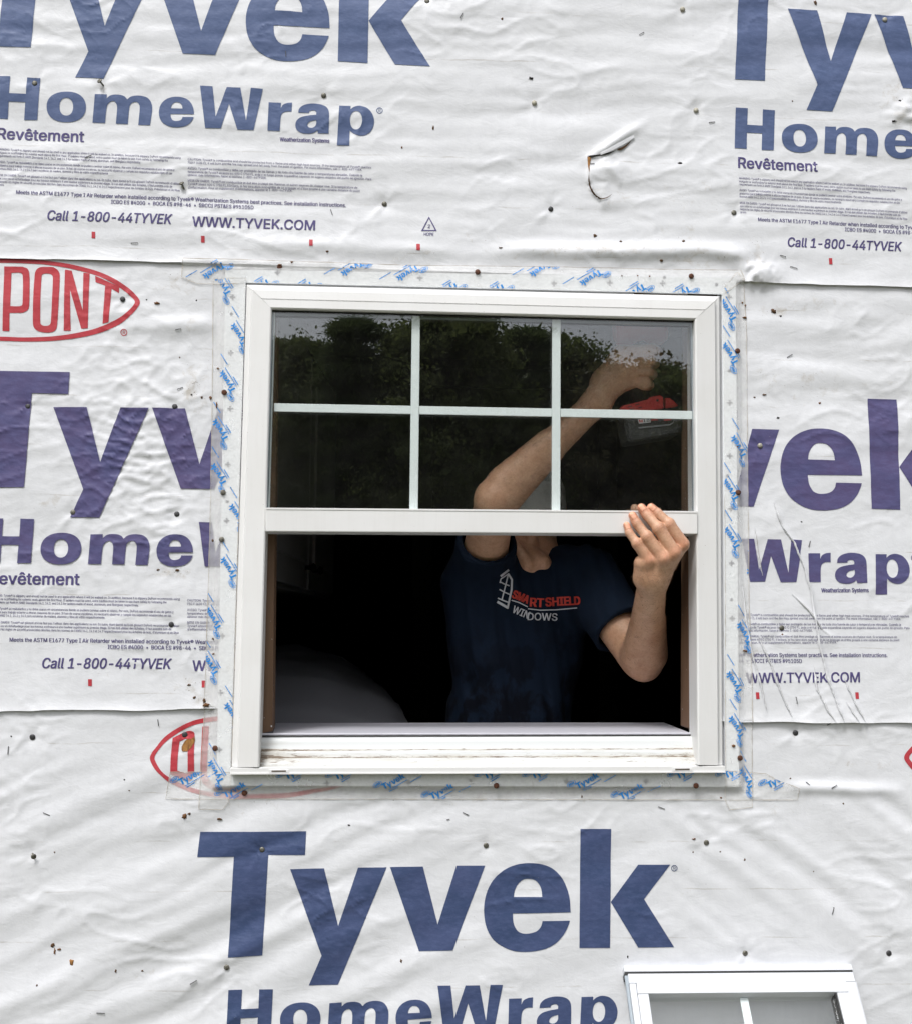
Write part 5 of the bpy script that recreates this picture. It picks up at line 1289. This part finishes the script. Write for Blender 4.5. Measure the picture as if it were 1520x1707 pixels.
vn = np.empty(len(V) * 3, np.float32); me_.vertices.foreach_get('normal', vn); vn = vn.reshape(-1, 3)
hv, hf = [], []
for A, B, t0, t1, cnt in ((ElL, WrL, .08, 1.05, 1000), (ElR, WrR, .05, 1.05, 1000), (WrL, cr(880, 900, -.05), .1, .8, 260)):
    ax_ = (B - A) / np.linalg.norm(B - A); dv = V - A; t = dv @ ax_ / np.linalg.norm(B - A); lat = np.linalg.norm(dv - np.outer(dv @ ax_, ax_), axis=1)
    idx = np.where((t > t0) & (t < t1) & (lat < .062))[0]
    for i_ in rr.choice(idx, cnt):
        n_ = vn[i_]; d_3 = ax_ * .75 + rr.randn(3) * .35 + np.array([0, 0, -.35]); d_3 = d_3 - n_ * (d_3 @ n_) * .8; d_3 /= np.linalg.norm(d_3)
        L_ = rr.uniform(.006, .014); w_ = np.cross(d_3, n_); w_ = w_ / (np.linalg.norm(w_) + 1e-9) * .00012; p_ = V[i_] - n_ * .0004
        k0 = len(hv); hv += [p_ - w_, p_ + w_, p_ + d_3 * L_ * .6 + n_ * .0016 + w_ * .7, p_ + d_3 * L_ + n_ * .0022, p_ + d_3 * L_ * .6 + n_ * .0016 - w_ * .7]; hf.append((k0, k0 + 1, k0 + 2, k0 + 3, k0 + 4))
hr = mesh('arm_hair', hv, hf, mat('fine brown hair', (.17, .095, .055), .6), person); hr['kind'] = 'stuff'
for sx_ in (-1, 1):
    bm = bmesh.new(); bmesh.ops.create_uvsphere(bm, u_segments=12, v_segments=8, radius=.012)
    for v_ in bm.verts: v_.co += Vector(hd(sx_ * .032, -.074, .008))
    me = bpy.data.meshes.new('eye'); bm.to_mesh(me); bm.free(); link('eye', me, mat('eye white', (.6, .58, .55), .2), person, True)
# cap of pale cloth on the head
s = Sdf(HeadC - .17, HeadC + .17, .004)
s.ell(hd(0, .014, .026), (.082, .106, .088), .02, RH)
r_, X_ = s.sl(s.lo, HeadC + .17, 0)
u_ = X_ - HeadC; s.G[r_] += (.0045 * gn(u_[..., 0] * 14, u_[..., 2] * 46 + u_[..., 1] * 30)).astype(np.float32)
s.plane(hd(0, -.03, .016), RH @ np.array([0, -.2, -.98]), s.lo, HeadC + .17)
V, Q = s.net(); npmesh('cap', V, Q, mat('pale grey cap cloth', (.60, .60, .59), .8), person)
s = Sdf(HeadC - .17, HeadC + .17, .004); s.ell(hd(0, .034, .0), (.080, .090, .075), .02, RH)
s.plane(hd(0, .012, 0), RH @ np.array([0, -1, 0]), s.lo, HeadC + .17); s.plane(hd(0, 0, -.055), RH @ np.array([0, 0, -1]), s.lo, HeadC + .17)
V, Q = s.net(); npmesh('hair', V, Q, mat('dark grey hair', (.05, .04, .035), .7), person)
# shirt
M_navy = mat('navy cotton', (.004, .007, .017), .9)
q = N(M_navy); vec = q.obj(); q.b.inputs['Specular IOR Level'].default_value = .2
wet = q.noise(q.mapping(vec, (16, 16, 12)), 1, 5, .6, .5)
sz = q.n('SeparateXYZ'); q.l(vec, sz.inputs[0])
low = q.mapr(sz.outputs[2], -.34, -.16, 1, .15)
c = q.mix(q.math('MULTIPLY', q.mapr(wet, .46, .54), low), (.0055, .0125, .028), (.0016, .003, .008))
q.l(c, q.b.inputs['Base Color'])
q.l(q.bump(q.noise(vec, 900, 2), .3, .0006), q.b.inputs['Normal'])
def shirt_disp(amp):
    def f_(X):
        x, y, z = X[..., 0], X[..., 1], X[..., 2]
        w = sst(-.02, -.30, z)
        n1 = gn(x * 26 + z * 4.5, z * 2.2 + 1.3, 51); n2 = gn(x * 55 + z * 8, z * 4 + y * 6, 52); n3 = gn(x * 9 + z * 16, z * 9 - x * 14, 53)
        return amp * (.016 * n1 * (.35 + .65 * w) + .006 * n2 + .008 * n3 * (1 - .5 * w))
    return f_
s = Sdf(blo - [.07, .0, 0], bhi - [0, 0, .12], .0045)
D1 = shirt_disp(1.0)
s.cone(J(870, 1010, .455), J(845, 1225, .47), .150, .132, .05, ((0, 1, 0), 1.42), disp=D1)
s.cone(J(845, 1225, .47), J(845, 1340, .47), .132, .145, .05, ((0, 1, 0), 1.30), disp=D1)
s.cone(ShR + [.01, .03, -.012], ShL + [-.01, .03, -.012], .066, .070, .06, disp=D1)
s.cone(ShR + [-.004, .02, -.05], J(818, 1075, .45), .072, .075, .06, disp=D1)
eR = ShR + (ElR - ShR) * .46; eL = ShL + (ElL - ShL) * .66
s.cone(ShR + [0, .01, -.01], eR, .068, .066, .035, disp=D1); s.cone(ShL, eL, .070, .064, .035, disp=D1)
dR = (ElR - ShR) / np.linalg.norm(ElR - ShR); dL = (ElL - ShL) / np.linalg.norm(ElL - ShL)
for c_, d_2 in ((eR, dR), (eL, dL)):
    c0 = c_ - d_2 * .004; s.plane(c0, d_2, c0 - .13, c0 + .13, .003)
    s.cone(c_ - d_2 * .05, c_ + d_2 * .2, .052, .052, .004, op='sub')
s.cone(NeckB + [.004, .0, -.035], HeadC + [0, .02, 0], .064, .075, .006, op='sub')
s.cone(NeckB + [.012, -.075, .012], NeckB + [.0, -.02, .08], .040, .070, .006, op='sub')
V, Q = s.net()
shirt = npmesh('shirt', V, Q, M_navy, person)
bv = BVHTree.FromPolygons([tuple(p) for p in V], [tuple(int(i) for i in f_) for f_ in Q])
def on_shirt(pts_px, faces, m, name, parent):
    out = []
    for px, py in pts_px:
        d = Vector(RM @ np.array([(px - 760) / F, -(py - 853.5) / F, -1.0])).normalized()
        h_ = bv.ray_cast(Vector(CAM), d)
        p = h_[0] if h_[0] is not None else PV(px, py, .33)
        out.append(p - d * .0014)
    return mesh(name, out, [tuple(int(i) for i in f_) for f_ in faces], m, parent, True)
cs = lambda x, y: (760 + x / 6.32, 820 + y / 6.32)
def fine(v, f, n=2):
    """split long text triangles so that they lie on the folds"""
    for _ in range(n):
        a = f; m = {}; v = list(map(tuple, v)); nf = []
        def md(i, j):
            k_ = (min(i, j), max(i, j))
            if k_ not in m: m[k_] = len(v); v.append(((v[i][0] + v[j][0]) / 2, (v[i][1] + v[j][1]) / 2))
            return m[k_]
        for t in a:
            i, j, k_ = map(int, t); p, r2, w = md(i, j), md(j, k_), md(k_, i); nf += [(i, p, w), (p, j, r2), (w, r2, k_), (p, r2, w)]
        f = nf
    return v, f
M_sred = mat('red shirt print', (.62, .055, .035), .6); M_swhite = mat('white shirt print', (.62, .64, .68), .6)
for txt, p0, p1, cap, m, b_ in (('SMA', (585, 1112), (745, 1178), 82, M_sred, .03), ('RT', (778, 1206), (915, 1214), 88, M_sred, .03), ('SHIE', (945, 1206), (1190, 1192), 88, M_sred, .03), ('LD', (1195, 1192), (1302, 1186), 84, M_sred, .03),
                              ('WIN', (585, 1268), (750, 1338), 76, M_swhite, .012), ('DOWS', (752, 1350), (1062, 1358), 76, M_swhite, .012)):
    v, f = line_px(txt, cs(*p0), cs(*p1), cap / 6.32, b_, 0, 3); v, f = fine(v, f, 1)
    on_shirt(v, f, m, 'shirt_lettering', shirt)
def strip(pts, w, m, name='shirt_emblem'):
    v, f = [], []
    P_ = [np.array(cs(*p)) for p in pts]; Q_ = []
    for a, b in zip(P_[:-1], P_[1:]):
        for k in range(6): Q_.append(a + (b - a) * k / 6)
    Q_.append(P_[-1])
    for i, p in enumerate(Q_):
        d = Q_[min(i + 1, len(Q_) - 1)] - Q_[max(i - 1, 0)]; d = d / np.hypot(*d); n_ = np.array([-d[1], d[0]]) * w / 2 / 6.32
        v += [p - n_, p + n_]
    f = [(2 * i, 2 * i + 1, 2 * i + 3, 2 * i + 2) for i in range(len(Q_) - 1)]
    on_shirt(v, f, m, name, shirt)
strip([(582, 1142), (660, 1166), (752, 1212)], 11, M_swhite, 'shirt_rule'); strip([(755, 1232), (880, 1247), (1050, 1243), (1272, 1223)], 11, M_swhite, 'shirt_rule')
for pts, w in (([(468, 890), (555, 822)], 22), ([(470, 918), (556, 860)], 13), ([(548, 862), (586, 925), (583, 1030), (540, 1232)], 20), ([(548, 870), (520, 985), (480, 1140)], 14), ([(458, 945), (500, 968), (560, 990)], 13), ([(455, 1028), (510, 1058), (572, 1085)], 13),
               ([(438, 1120), (490, 1142), (555, 1168)], 14), ([(432, 1158), (490, 1190), (545, 1222)], 26), ([(470, 920), (460, 960)], 12)):
    strip(pts, w, M_swhite)
# trousers and boots (behind the wall below the sill)
s = Sdf((blo[0] - .05, .25, ZFL), (bhi[0], .72, ZFL + .95), .008)
hip = J(845, 1310, .47)
s.cone(hip + [0, 0, .02], hip + [0, 0, -.10], .135, .135, .04, ((0, 1, 0), 1.25))
for sx_ in (-1, 1):
    s.cone(hip + [sx_ * .075, 0, -.08], (hip[0] + sx_ * .10, .46, ZFL + .48), .092, .072, .03); s.cone((hip[0] + sx_ * .10, .46, ZFL + .48), (hip[0] + sx_ * .11, .48, ZFL + .10), .072, .062, .02)
V, Q = s.net(); npmesh('trousers', V, Q, mat('dark work trousers', (.03, .03, .035), .85), person)
for sx_ in (-1, 1):
    s = Sdf((hip[0] + sx_ * .11 - .09, .25, ZFL - .01), (hip[0] + sx_ * .11 + .09, .62, ZFL + .2), .006)
    s.cone((hip[0] + sx_ * .11, .48, ZFL + .05), (hip[0] + sx_ * .12, .33, ZFL + .038), .05, .042, .02); s.cone((hip[0] + sx_ * .11, .49, ZFL + .05), (hip[0] + sx_ * .11, .48, ZFL + .15), .052, .058, .02)
    s.plane((0, 0, ZFL + .002), (0, 0, -1), s.lo, s.lo + 1)
    V, Q = s.net(); npmesh('boot', V, Q, mat('brown boot leather', (.06, .035, .02), .6), person)

# ------------------------------------------------------------------ cordless drill in the raised hand
M_dred = mat('red tool plastic', (.50, .03, .025), .4); M_dblk = mat('black tool plastic', (.018, .018, .018), .5); M_steel = mat('chuck steel', (.3, .3, .3), .3, Metallic=.9)
drill = empty('cordless_drill', cf(640, 800, .135), 'red and black cordless drill held up behind the top right pane', 'drill')
a_ = P(1052, 551, .135); b_ = P(1108, 547, .135); ux = Vector(b_ - a_).normalized()
v, f = tube([Vector(a_) - ux * .035, Vector(a_) - ux * .03, Vector(a_), Vector(b_) - ux * .01, Vector(b_)], [.018, .030, .034, .033, .026], 20); mesh('motor_housing', v, f, M_dred, drill, True)
v, f = tube([Vector(b_), Vector(b_) + ux * .004, Vector(b_) + ux * .030, Vector(b_) + ux * .042], [.024, .022, .020, .010], 16); mesh('chuck', v, f, M_dblk, drill, True)
v, f = tube([Vector(b_) + ux * .04, Vector(b_) + ux * .075], [.003, .003], 8); mesh('driver_bit', v, f, M_steel, drill, True)
v, f = tube([cf(660, 260, .135), cf(655, 420, .135), cf(640, 640, .135), cf(660, 960, .135)], [.022, .0185, .0180, .0200], 14); mesh('grip', v, f, M_dblk, drill, True)
sc = lambda x, y: (960 + x / 6.32, 520 + y / 6.32)
def prism(name, pts, y0, y1, m, parent, bev=.0015):
    """outline on the plane y0 extruded back to y1"""
    A = [P(*sc(*p), y0) for p in pts]; n = len(A)
    bm = bmesh.new(); f_ = [bm.verts.new(tuple(p)) for p in A]; g2 = [bm.verts.new((p[0], y1, p[2])) for p in A]
    bm.faces.new(f_); bm.faces.new(g2[::-1])
    for i in range(n): bm.faces.new((f_[i], g2[i], g2[(i + 1) % n], f_[(i + 1) % n]))
    bmesh.ops.recalc_face_normals(bm, faces=bm.faces); bmesh.ops.bevel(bm, geom=[e for e in bm.edges if all(v.co.y < y0 + 1e-5 for v in e.verts)], offset=bev, segments=2, affect='EDGES')
    me = bpy.data.meshes.new(name); bm.to_mesh(me); bm.free(); return link(name, me, m, parent)
prism('foot', [(462, 1010), (490, 985), (590, 962), (745, 922), (775, 897), (830, 885), (880, 876), (915, 893), (922, 1010), (900, 1022), (700, 1040), (480, 1045)], .099, .166, M_dred, drill)
prism('foot_nose', [(940, 905), (985, 904), (1040, 945), (1073, 985), (1050, 998), (945, 1012)], .1005, .165, M_dred, drill)
prism('foot_gap', [(480, 1040), (700, 1032), (1100, 992), (1120, 1020), (900, 1060), (490, 1085)], .103, .163, M_dblk, drill)
for x_, y_ in ((540, 990), (620, 968), (650, 1000), (560, 1018)): prism('foot_slot', [(x_, y_ + 8), (x_ + 45, y_ - 4), (x_ + 45, y_ + 4), (x_, y_ + 16)], .0982, .0992, M_dblk, drill, .0001)
prism('foot_screw', [(856 + 13 * math.cos(t_), 930 + 13 * math.sin(t_)) for t_ in np.arange(10) * .628], .0980, .0992, M_dblk, drill, .0001)
bt = prism('battery', [(505, 1095), (900, 1062), (1110, 1030), (1130, 1060), (1120, 1250), (1080, 1285), (590, 1368), (545, 1350), (510, 1180)], .096, .170, mat('dark battery plastic', (.035, .036, .036), .45), drill, .004)
prism('battery_badge_field', [(615, 1140), (1030, 1112), (1032, 1160), (985, 1190), (665, 1222), (630, 1180)], .0945, .0962, M_dblk, bt, .0006)
prism('battery_band', [(652, 1212), (985, 1180), (1028, 1152), (1030, 1164), (988, 1196), (662, 1228)], .0938, .0946, mat('grey band', (.22, .225, .23), .4), bt, .0003)
prism('battery_badge', [(790, 1130), (860, 1123), (860, 1140), (790, 1146)], .0938, .0946, M_dred, bt, .0002)
prism('battery_badge', [(925, 1130), (1000, 1122), (1000, 1140), (925, 1148)], .0938, .0946, M_dred, bt, .0002)
pxbox('battery_badge', [sc(650, 1130), sc(778, 1118), sc(785, 1162), sc(660, 1176)], .0936, .0946, mat('white badge', (.7, .7, .7), .4), bt, .0004)
for tx, x0, x1, m in (('M', 664, 700, M_dred), ('18', 706, 772, M_dblk)):
    v, f = line_px(tx, sc(x0, 1166 - (x0 - 660) * .1), sc(x1, 1166 - (x1 - 660) * .1), 5.2, .02); pts = [P(x, y, .0931) for x, y in v]; mesh('badge_lettering', pts, f, m, bt)
# ------------------------------------------------------------------ loose window leaning against the wall, lower right
th = math.radians(39)
lw_tl, lw_tr = P(1041, 1604, -.02), P(1422, 1604, -.02)
O_ = Vector((lw_tl + lw_tr) / 2); Wd = lw_tr[0] - lw_tl[0]
ax_u = Vector((0, -math.sin(th), -math.cos(th))); ax_n = Vector((0, -math.cos(th), math.sin(th))); ax_x = Vector((1, 0, 0))
Ln = (O_.z - ZG) / math.cos(th)
lwin = empty('loose_window', (O_.x, O_.y - Ln * math.sin(th), ZG), 'small white window with a two-column grille leaning against the wrapped wall, lower right', 'window')
def lb(name, x0, x1, u0, u1, n0, n1, m, bev=.0012, parent=None):
    pt = lambda x, u, n: tuple(O_ + ax_x * x + ax_u * u + ax_n * n)
    return hexa(name, [pt(x0, u0, n1), pt(x1, u0, n1), pt(x1, u1, n1), pt(x0, u1, n1), pt(x0, u0, n0), pt(x1, u0, n0), pt(x1, u1, n0), pt(x0, u1, n0)], m, parent or lwin, bev)
h_ = Wd / 2
M_clean = mat('clean white vinyl', (.66, .68, .71), .4)
lb('flange', -h_, h_, 0, .0115, -.040, -.012, M_clean)
lb('flange', h_ - .004, h_ + .012, .02, Ln, -.052, -.040, M_clean)
lb('seal', -h_ + .001, h_ - .001, .0118, .0192, -.038, -.013, M_gasket, 0)
lb('seal', -h_ - .001, -h_ + .0038, .0195, Ln - .02, -.016, -.011, M_spacer, 0)
lb('frame_head', -h_ + .004, h_ - .004, .019, .037, -.040, -.004, M_clean)
lb('frame_sill', -h_ + .004, h_ - .004, Ln - .03, Ln, -.040, -.004, M_clean)
for a, b in ((-h_ + .0045, -h_ + .016), (h_ - .022, h_ - .0045)): lb('frame_jamb', a, b, .0375, Ln - .0305, -.040, -.004, M_clean)
sh = lb('sash_rail', -h_ + .0165, h_ - .0225, .038, .058, -.038, -.001, M_clean)
lb('sash_rail', -h_ + .0165, h_ - .0225, Ln - .075, Ln - .031, -.038, -.001, M_clean)
for a, b in ((-h_ + .0165, -h_ + .036), (h_ - .044, h_ - .0225)): lb('sash_stile', a, b, .0585, Ln - .0755, -.038, -.0015, M_clean)
lb('gasket', h_ - .0475, h_ - .0442, .059, Ln - .08, -.034, -.006, M_gasket, 0)
lb('glass_pane', -h_ + .0365, h_ - .0476, .0585, Ln - .076, -.020, -.017, M_glass, 0)
lb('grille_bar', -.0035 - .003, .0115 - .003, .059, Ln - .0765, -.024, -.0205, M_grille, .0005)

# ------------------------------------------------------------------ ground and the trees across the yard, mirrored in the panes
M_ground = mat('worn lawn', (.07, .075, .035), .95)
q = N(M_ground); vec = q.obj()
c = q.mix(q.mapr(q.noise(vec, 1.3, 6, .65), .35, .7), (.075, .085, .035), (.12, .095, .06))
q.l(q.mix(q.mapr(q.noise(vec, 26, 4, .7), .4, .7), c, (.035, .045, .018)), q.b.inputs['Base Color'])
gv, gf = [], []
gx = np.concatenate([np.linspace(-900, -30, 8), np.linspace(-24, 24, 40), np.linspace(30, 900, 8)]); gy = np.concatenate([np.linspace(-900, -50, 8), np.linspace(-44, 12, 45), np.linspace(16, 300, 6)])
GX, GY = np.meshgrid(gx, gy); GZ = ZG + .05 * gn(GX * .5, GY * .5, 61) * sst(1, 6, np.abs(GY))
i = np.arange(GX.size).reshape(GX.shape); Qd = np.stack([i[:-1, :-1], i[:-1, 1:], i[1:, 1:], i[1:, :-1]], -1).reshape(-1, 4)
tag(npmesh('ground', np.stack([GX, GY, GZ - .01], -1).reshape(-1, 3), Qd, M_ground), kind='structure')
M_bark = mat('bark', (.06, .045, .035), .9)
def leafmat(name, a, b):
    m = mat(name, a, .6); q = N(m)
    q.l(q.mix(q.mapr(q.noise(q.obj(), 1.1, 4, .6), .35, .68), a, b), q.b.inputs['Base Color'])
    q.b.inputs['Specular IOR Level'].default_value = .25
    tl = q.n('BsdfTranslucent'); mx = q.n('MixShader'); mx.inputs[0].default_value = .45
    q.l(q.b.inputs['Base Color'].links[0].from_socket, tl.inputs['Color'])
    q.l(q.b.outputs[0], mx.inputs[1]); q.l(tl.outputs[0], mx.inputs[2]); q.l(mx.outputs[0], q.out.inputs['Surface'])
    return m
M_leaf = [leafmat('dark conifer foliage', (.11, .15, .06), (.17, .20, .08)), leafmat('broad foliage', (.13, .165, .055), (.19, .215, .08)), leafmat('olive foliage', (.14, .145, .06), (.175, .15, .07))]
def crown_mesh(seed, h, rad, kind, nleaf):
    r = np.random.RandomState(seed)
    nb = 420 if kind == 0 else 300
    if kind == 0:        # boughs in drooping tiers
        tier = np.floor(r.rand(nb) ** .9 * 13); z = h * (.14 + .84 * (tier + .45 * r.rand(nb)) / 13); rr = rad * np.clip(1.03 - z / h, .02, 1) ** .72 * (.25 + .8 * r.rand(nb) ** .6)
    else:
        z = h * (.2 + .78 * r.rand(nb)); t = (z / h - .2) / .78; rr = rad * np.sqrt(np.clip(np.sin(np.pi * np.clip(t * .84 + .12, 0, 1)), .02, 1)) * (.3 + .78 * r.rand(nb) ** .6)
    an = r.rand(nb) * 2 * np.pi + .6 * np.sin(z * 2.1)
    rr = rr * (1 + .22 * np.sin(an * 3 + seed) * np.sin(z * 1.3 + seed))
    C = np.stack([rr * np.cos(an), rr * np.sin(an), z], 1)
    per = nleaf // nb
    c = np.repeat(C, per, 0); n = len(c); cs_ = (.5 + .9 * r.rand(nb)).repeat(per)
    d = r.randn(n, 3) * (np.array([.15, .15, .07]) if kind == 0 else np.array([.17, .17, .13])) * cs_[:, None]
    if kind == 0: d[:, 2] -= .25 * np.hypot(d[:, 0], d[:, 1])
    c = c + d
    inn = r.rand(n) < .12; c[inn, :2] *= r.rand(inn.sum())[:, None]
    a = r.randn(n, 3)
    if kind == 0: a = 1.2 * np.stack([np.cos(an.repeat(per)), np.sin(an.repeat(per)), np.full(n, .25)], 1) + .7 * a
    a /= np.linalg.norm(a, axis=1)[:, None]; b = np.cross(a, r.randn(n, 3)); b /= np.linalg.norm(b, axis=1)[:, None]
    la, lb_ = (.070, .012) if kind == 0 else (.042, .024)
    sc = (.6 + .8 * r.rand(n))[:, None]; sc[inn] *= 2.2
    V = np.stack([c - a * la * sc, c + b * lb_ * sc, c + a * la * sc, c - b * lb_ * sc], 1).reshape(-1, 3)
    return V, np.arange(4 * n).reshape(-1, 4), C
def make_tree(seed, h, rad, kind, nleaf, label):
    t = empty('conifer_tree' if kind == 0 else 'leafy_tree', (0, 0, ZG), label, 'tree', 'trees across the yard')
    V, Qd, C = crown_mesh(seed, h, rad, kind, nleaf)
    o = npmesh('crown', V, Qd, M_leaf[kind], None, False); o.parent = t
    tv, tf = tube([(0, 0, -.1), (.03, .02, h * .3), (-.03, .02, h * .6), (0, 0, h * .97)], [.045 * h / 2.2, .035 * h / 2.2, .02 * h / 2.2, .01], 9)
    r = random.Random(seed)
    for k in range(0, len(C), 9):
        p = C[k]; z0 = max(.1, p[2] - .25 * math.hypot(p[0], p[1]) - .2); a2, b2 = tube([(0, 0, z0), (p[0] * .5, p[1] * .5, (z0 + p[2]) / 2 + .05), (p[0], p[1], p[2])], [.04, .025, .008], 5)
        n0 = len(tv); tv += a2; tf += [tuple(i + n0 for i in q_) for q_ in b2]
    o = mesh('trunk', tv, tf, M_bark); o.parent = t
    return t
def copy_tree(src, loc, rz, sc, label):
    c = src.copy(); COL.objects.link(c); c.location = loc; c.rotation_euler = (0, 0, rz); c.scale = (sc, sc, sc); c['label'] = label
    for ch in src.children:
        d = ch.copy(); COL.objects.link(d); d.parent = c
    return c
protos = []
def mirror_x(px, dist):
    """x of a yard object whose reflection shows at this pixel column, at this distance in front of the wall"""
    p = P(px, 600, dist); return p[0]
# (kind, column, top row in the panes, distance)
ROW = [(1, 500, 566, 44, 'leafy tree at the left end of the row mirrored in the top left pane'), (0, 590, 505, 41, 'tall dark conifer mirrored in the middle of the top left pane'), (0, 675, 528, 48, 'conifer mirrored beside the left grille bar'),
       (1, 748, 525, 41, 'leafy tree mirrored left of centre in the middle pane'), (0, 812, 548, 50, 'conifer mirrored in the centre of the middle pane, behind others'), (0, 875, 522, 43, 'tall conifer mirrored at the right of the middle pane'), (1, 925, 566, 46, 'leafy tree mirrored just right of the right grille bar'),
       (2, 985, 606, 44, 'low olive tree mirrored left of the raised fist'), (2, 1050, 616, 48, 'low olive tree mirrored behind the raised fist'), (0, 1105, 588, 46, 'slim conifer mirrored right of the raised fist'), (1, 1150, 622, 44, 'low leafy tree mirrored at the right edge of the panes'),
       (0, 440, 560, 48, 'conifer beyond the left edge of the mirrored row'), (0, 330, 575, 46, 'conifer just past the left end of the mirrored tree row, outside the panes'), (1, 215, 560, 44, 'leafy tree further along the yard past the left end of the mirrored row'), (0, 90, 545, 48, 'conifer between two leafy trees well past the left end of the mirrored row'), (1, -60, 565, 45, 'leafy tree beside the last conifer at the far left end of the yard'), (0, -220, 550, 47, 'last conifer at the far left end of the yard tree row'), (0, 1340, 560, 46, 'conifer further along the yard past the right end of the mirrored row'), (1, 1215, 625, 46, 'leafy tree beyond the right edge of the mirrored row')]
for i, (kind, px, py, dist, lab) in enumerate(ROW):
    p = P(px, py, dist); top = p[2] - ZG; loc = (p[0], -dist, ZG)
    src = next((t for k, t, h in protos if k == kind), None) if kind != 1 or i > 0 else None
    if src is None:
        h0 = {0: 7.5, 1: 7.0, 2: 6.0}[kind]
        t = make_tree(11 + kind, h0, {0: 1.5, 1: 1.75, 2: 1.8}[kind], kind, 90000, lab); protos.append((kind, t, h0))
        t.location = loc; t.rotation_euler = (0, 0, i * 1.3); t.scale = (top / h0,) * 3
    else:
        h0 = next(h for k, t, h in protos if k == kind)
        copy_tree(src, loc, i * 1.37 + .4, top / h0, lab + '')
# undergrowth along the foot of the trees
rr = np.random.RandomState(5); n = 60000
c = np.stack([rr.uniform(-34, 24, n), rr.uniform(-54, -42, n), ZG + 4.6 * rr.rand(n) ** 1.2], 1); c[:, 2] *= 1
a = rr.randn(n, 3); a /= np.linalg.norm(a, axis=1)[:, None]; b = np.cross(a, rr.randn(n, 3)); b /= np.linalg.norm(b, axis=1)[:, None]
V = np.stack([c - a * .2, c + b * .12, c + a * .2, c - b * .12], 1).reshape(-1, 3)
tag(npmesh('undergrowth', V, np.arange(4 * n).reshape(-1, 4), M_leaf[0], None, False), kind='stuff')
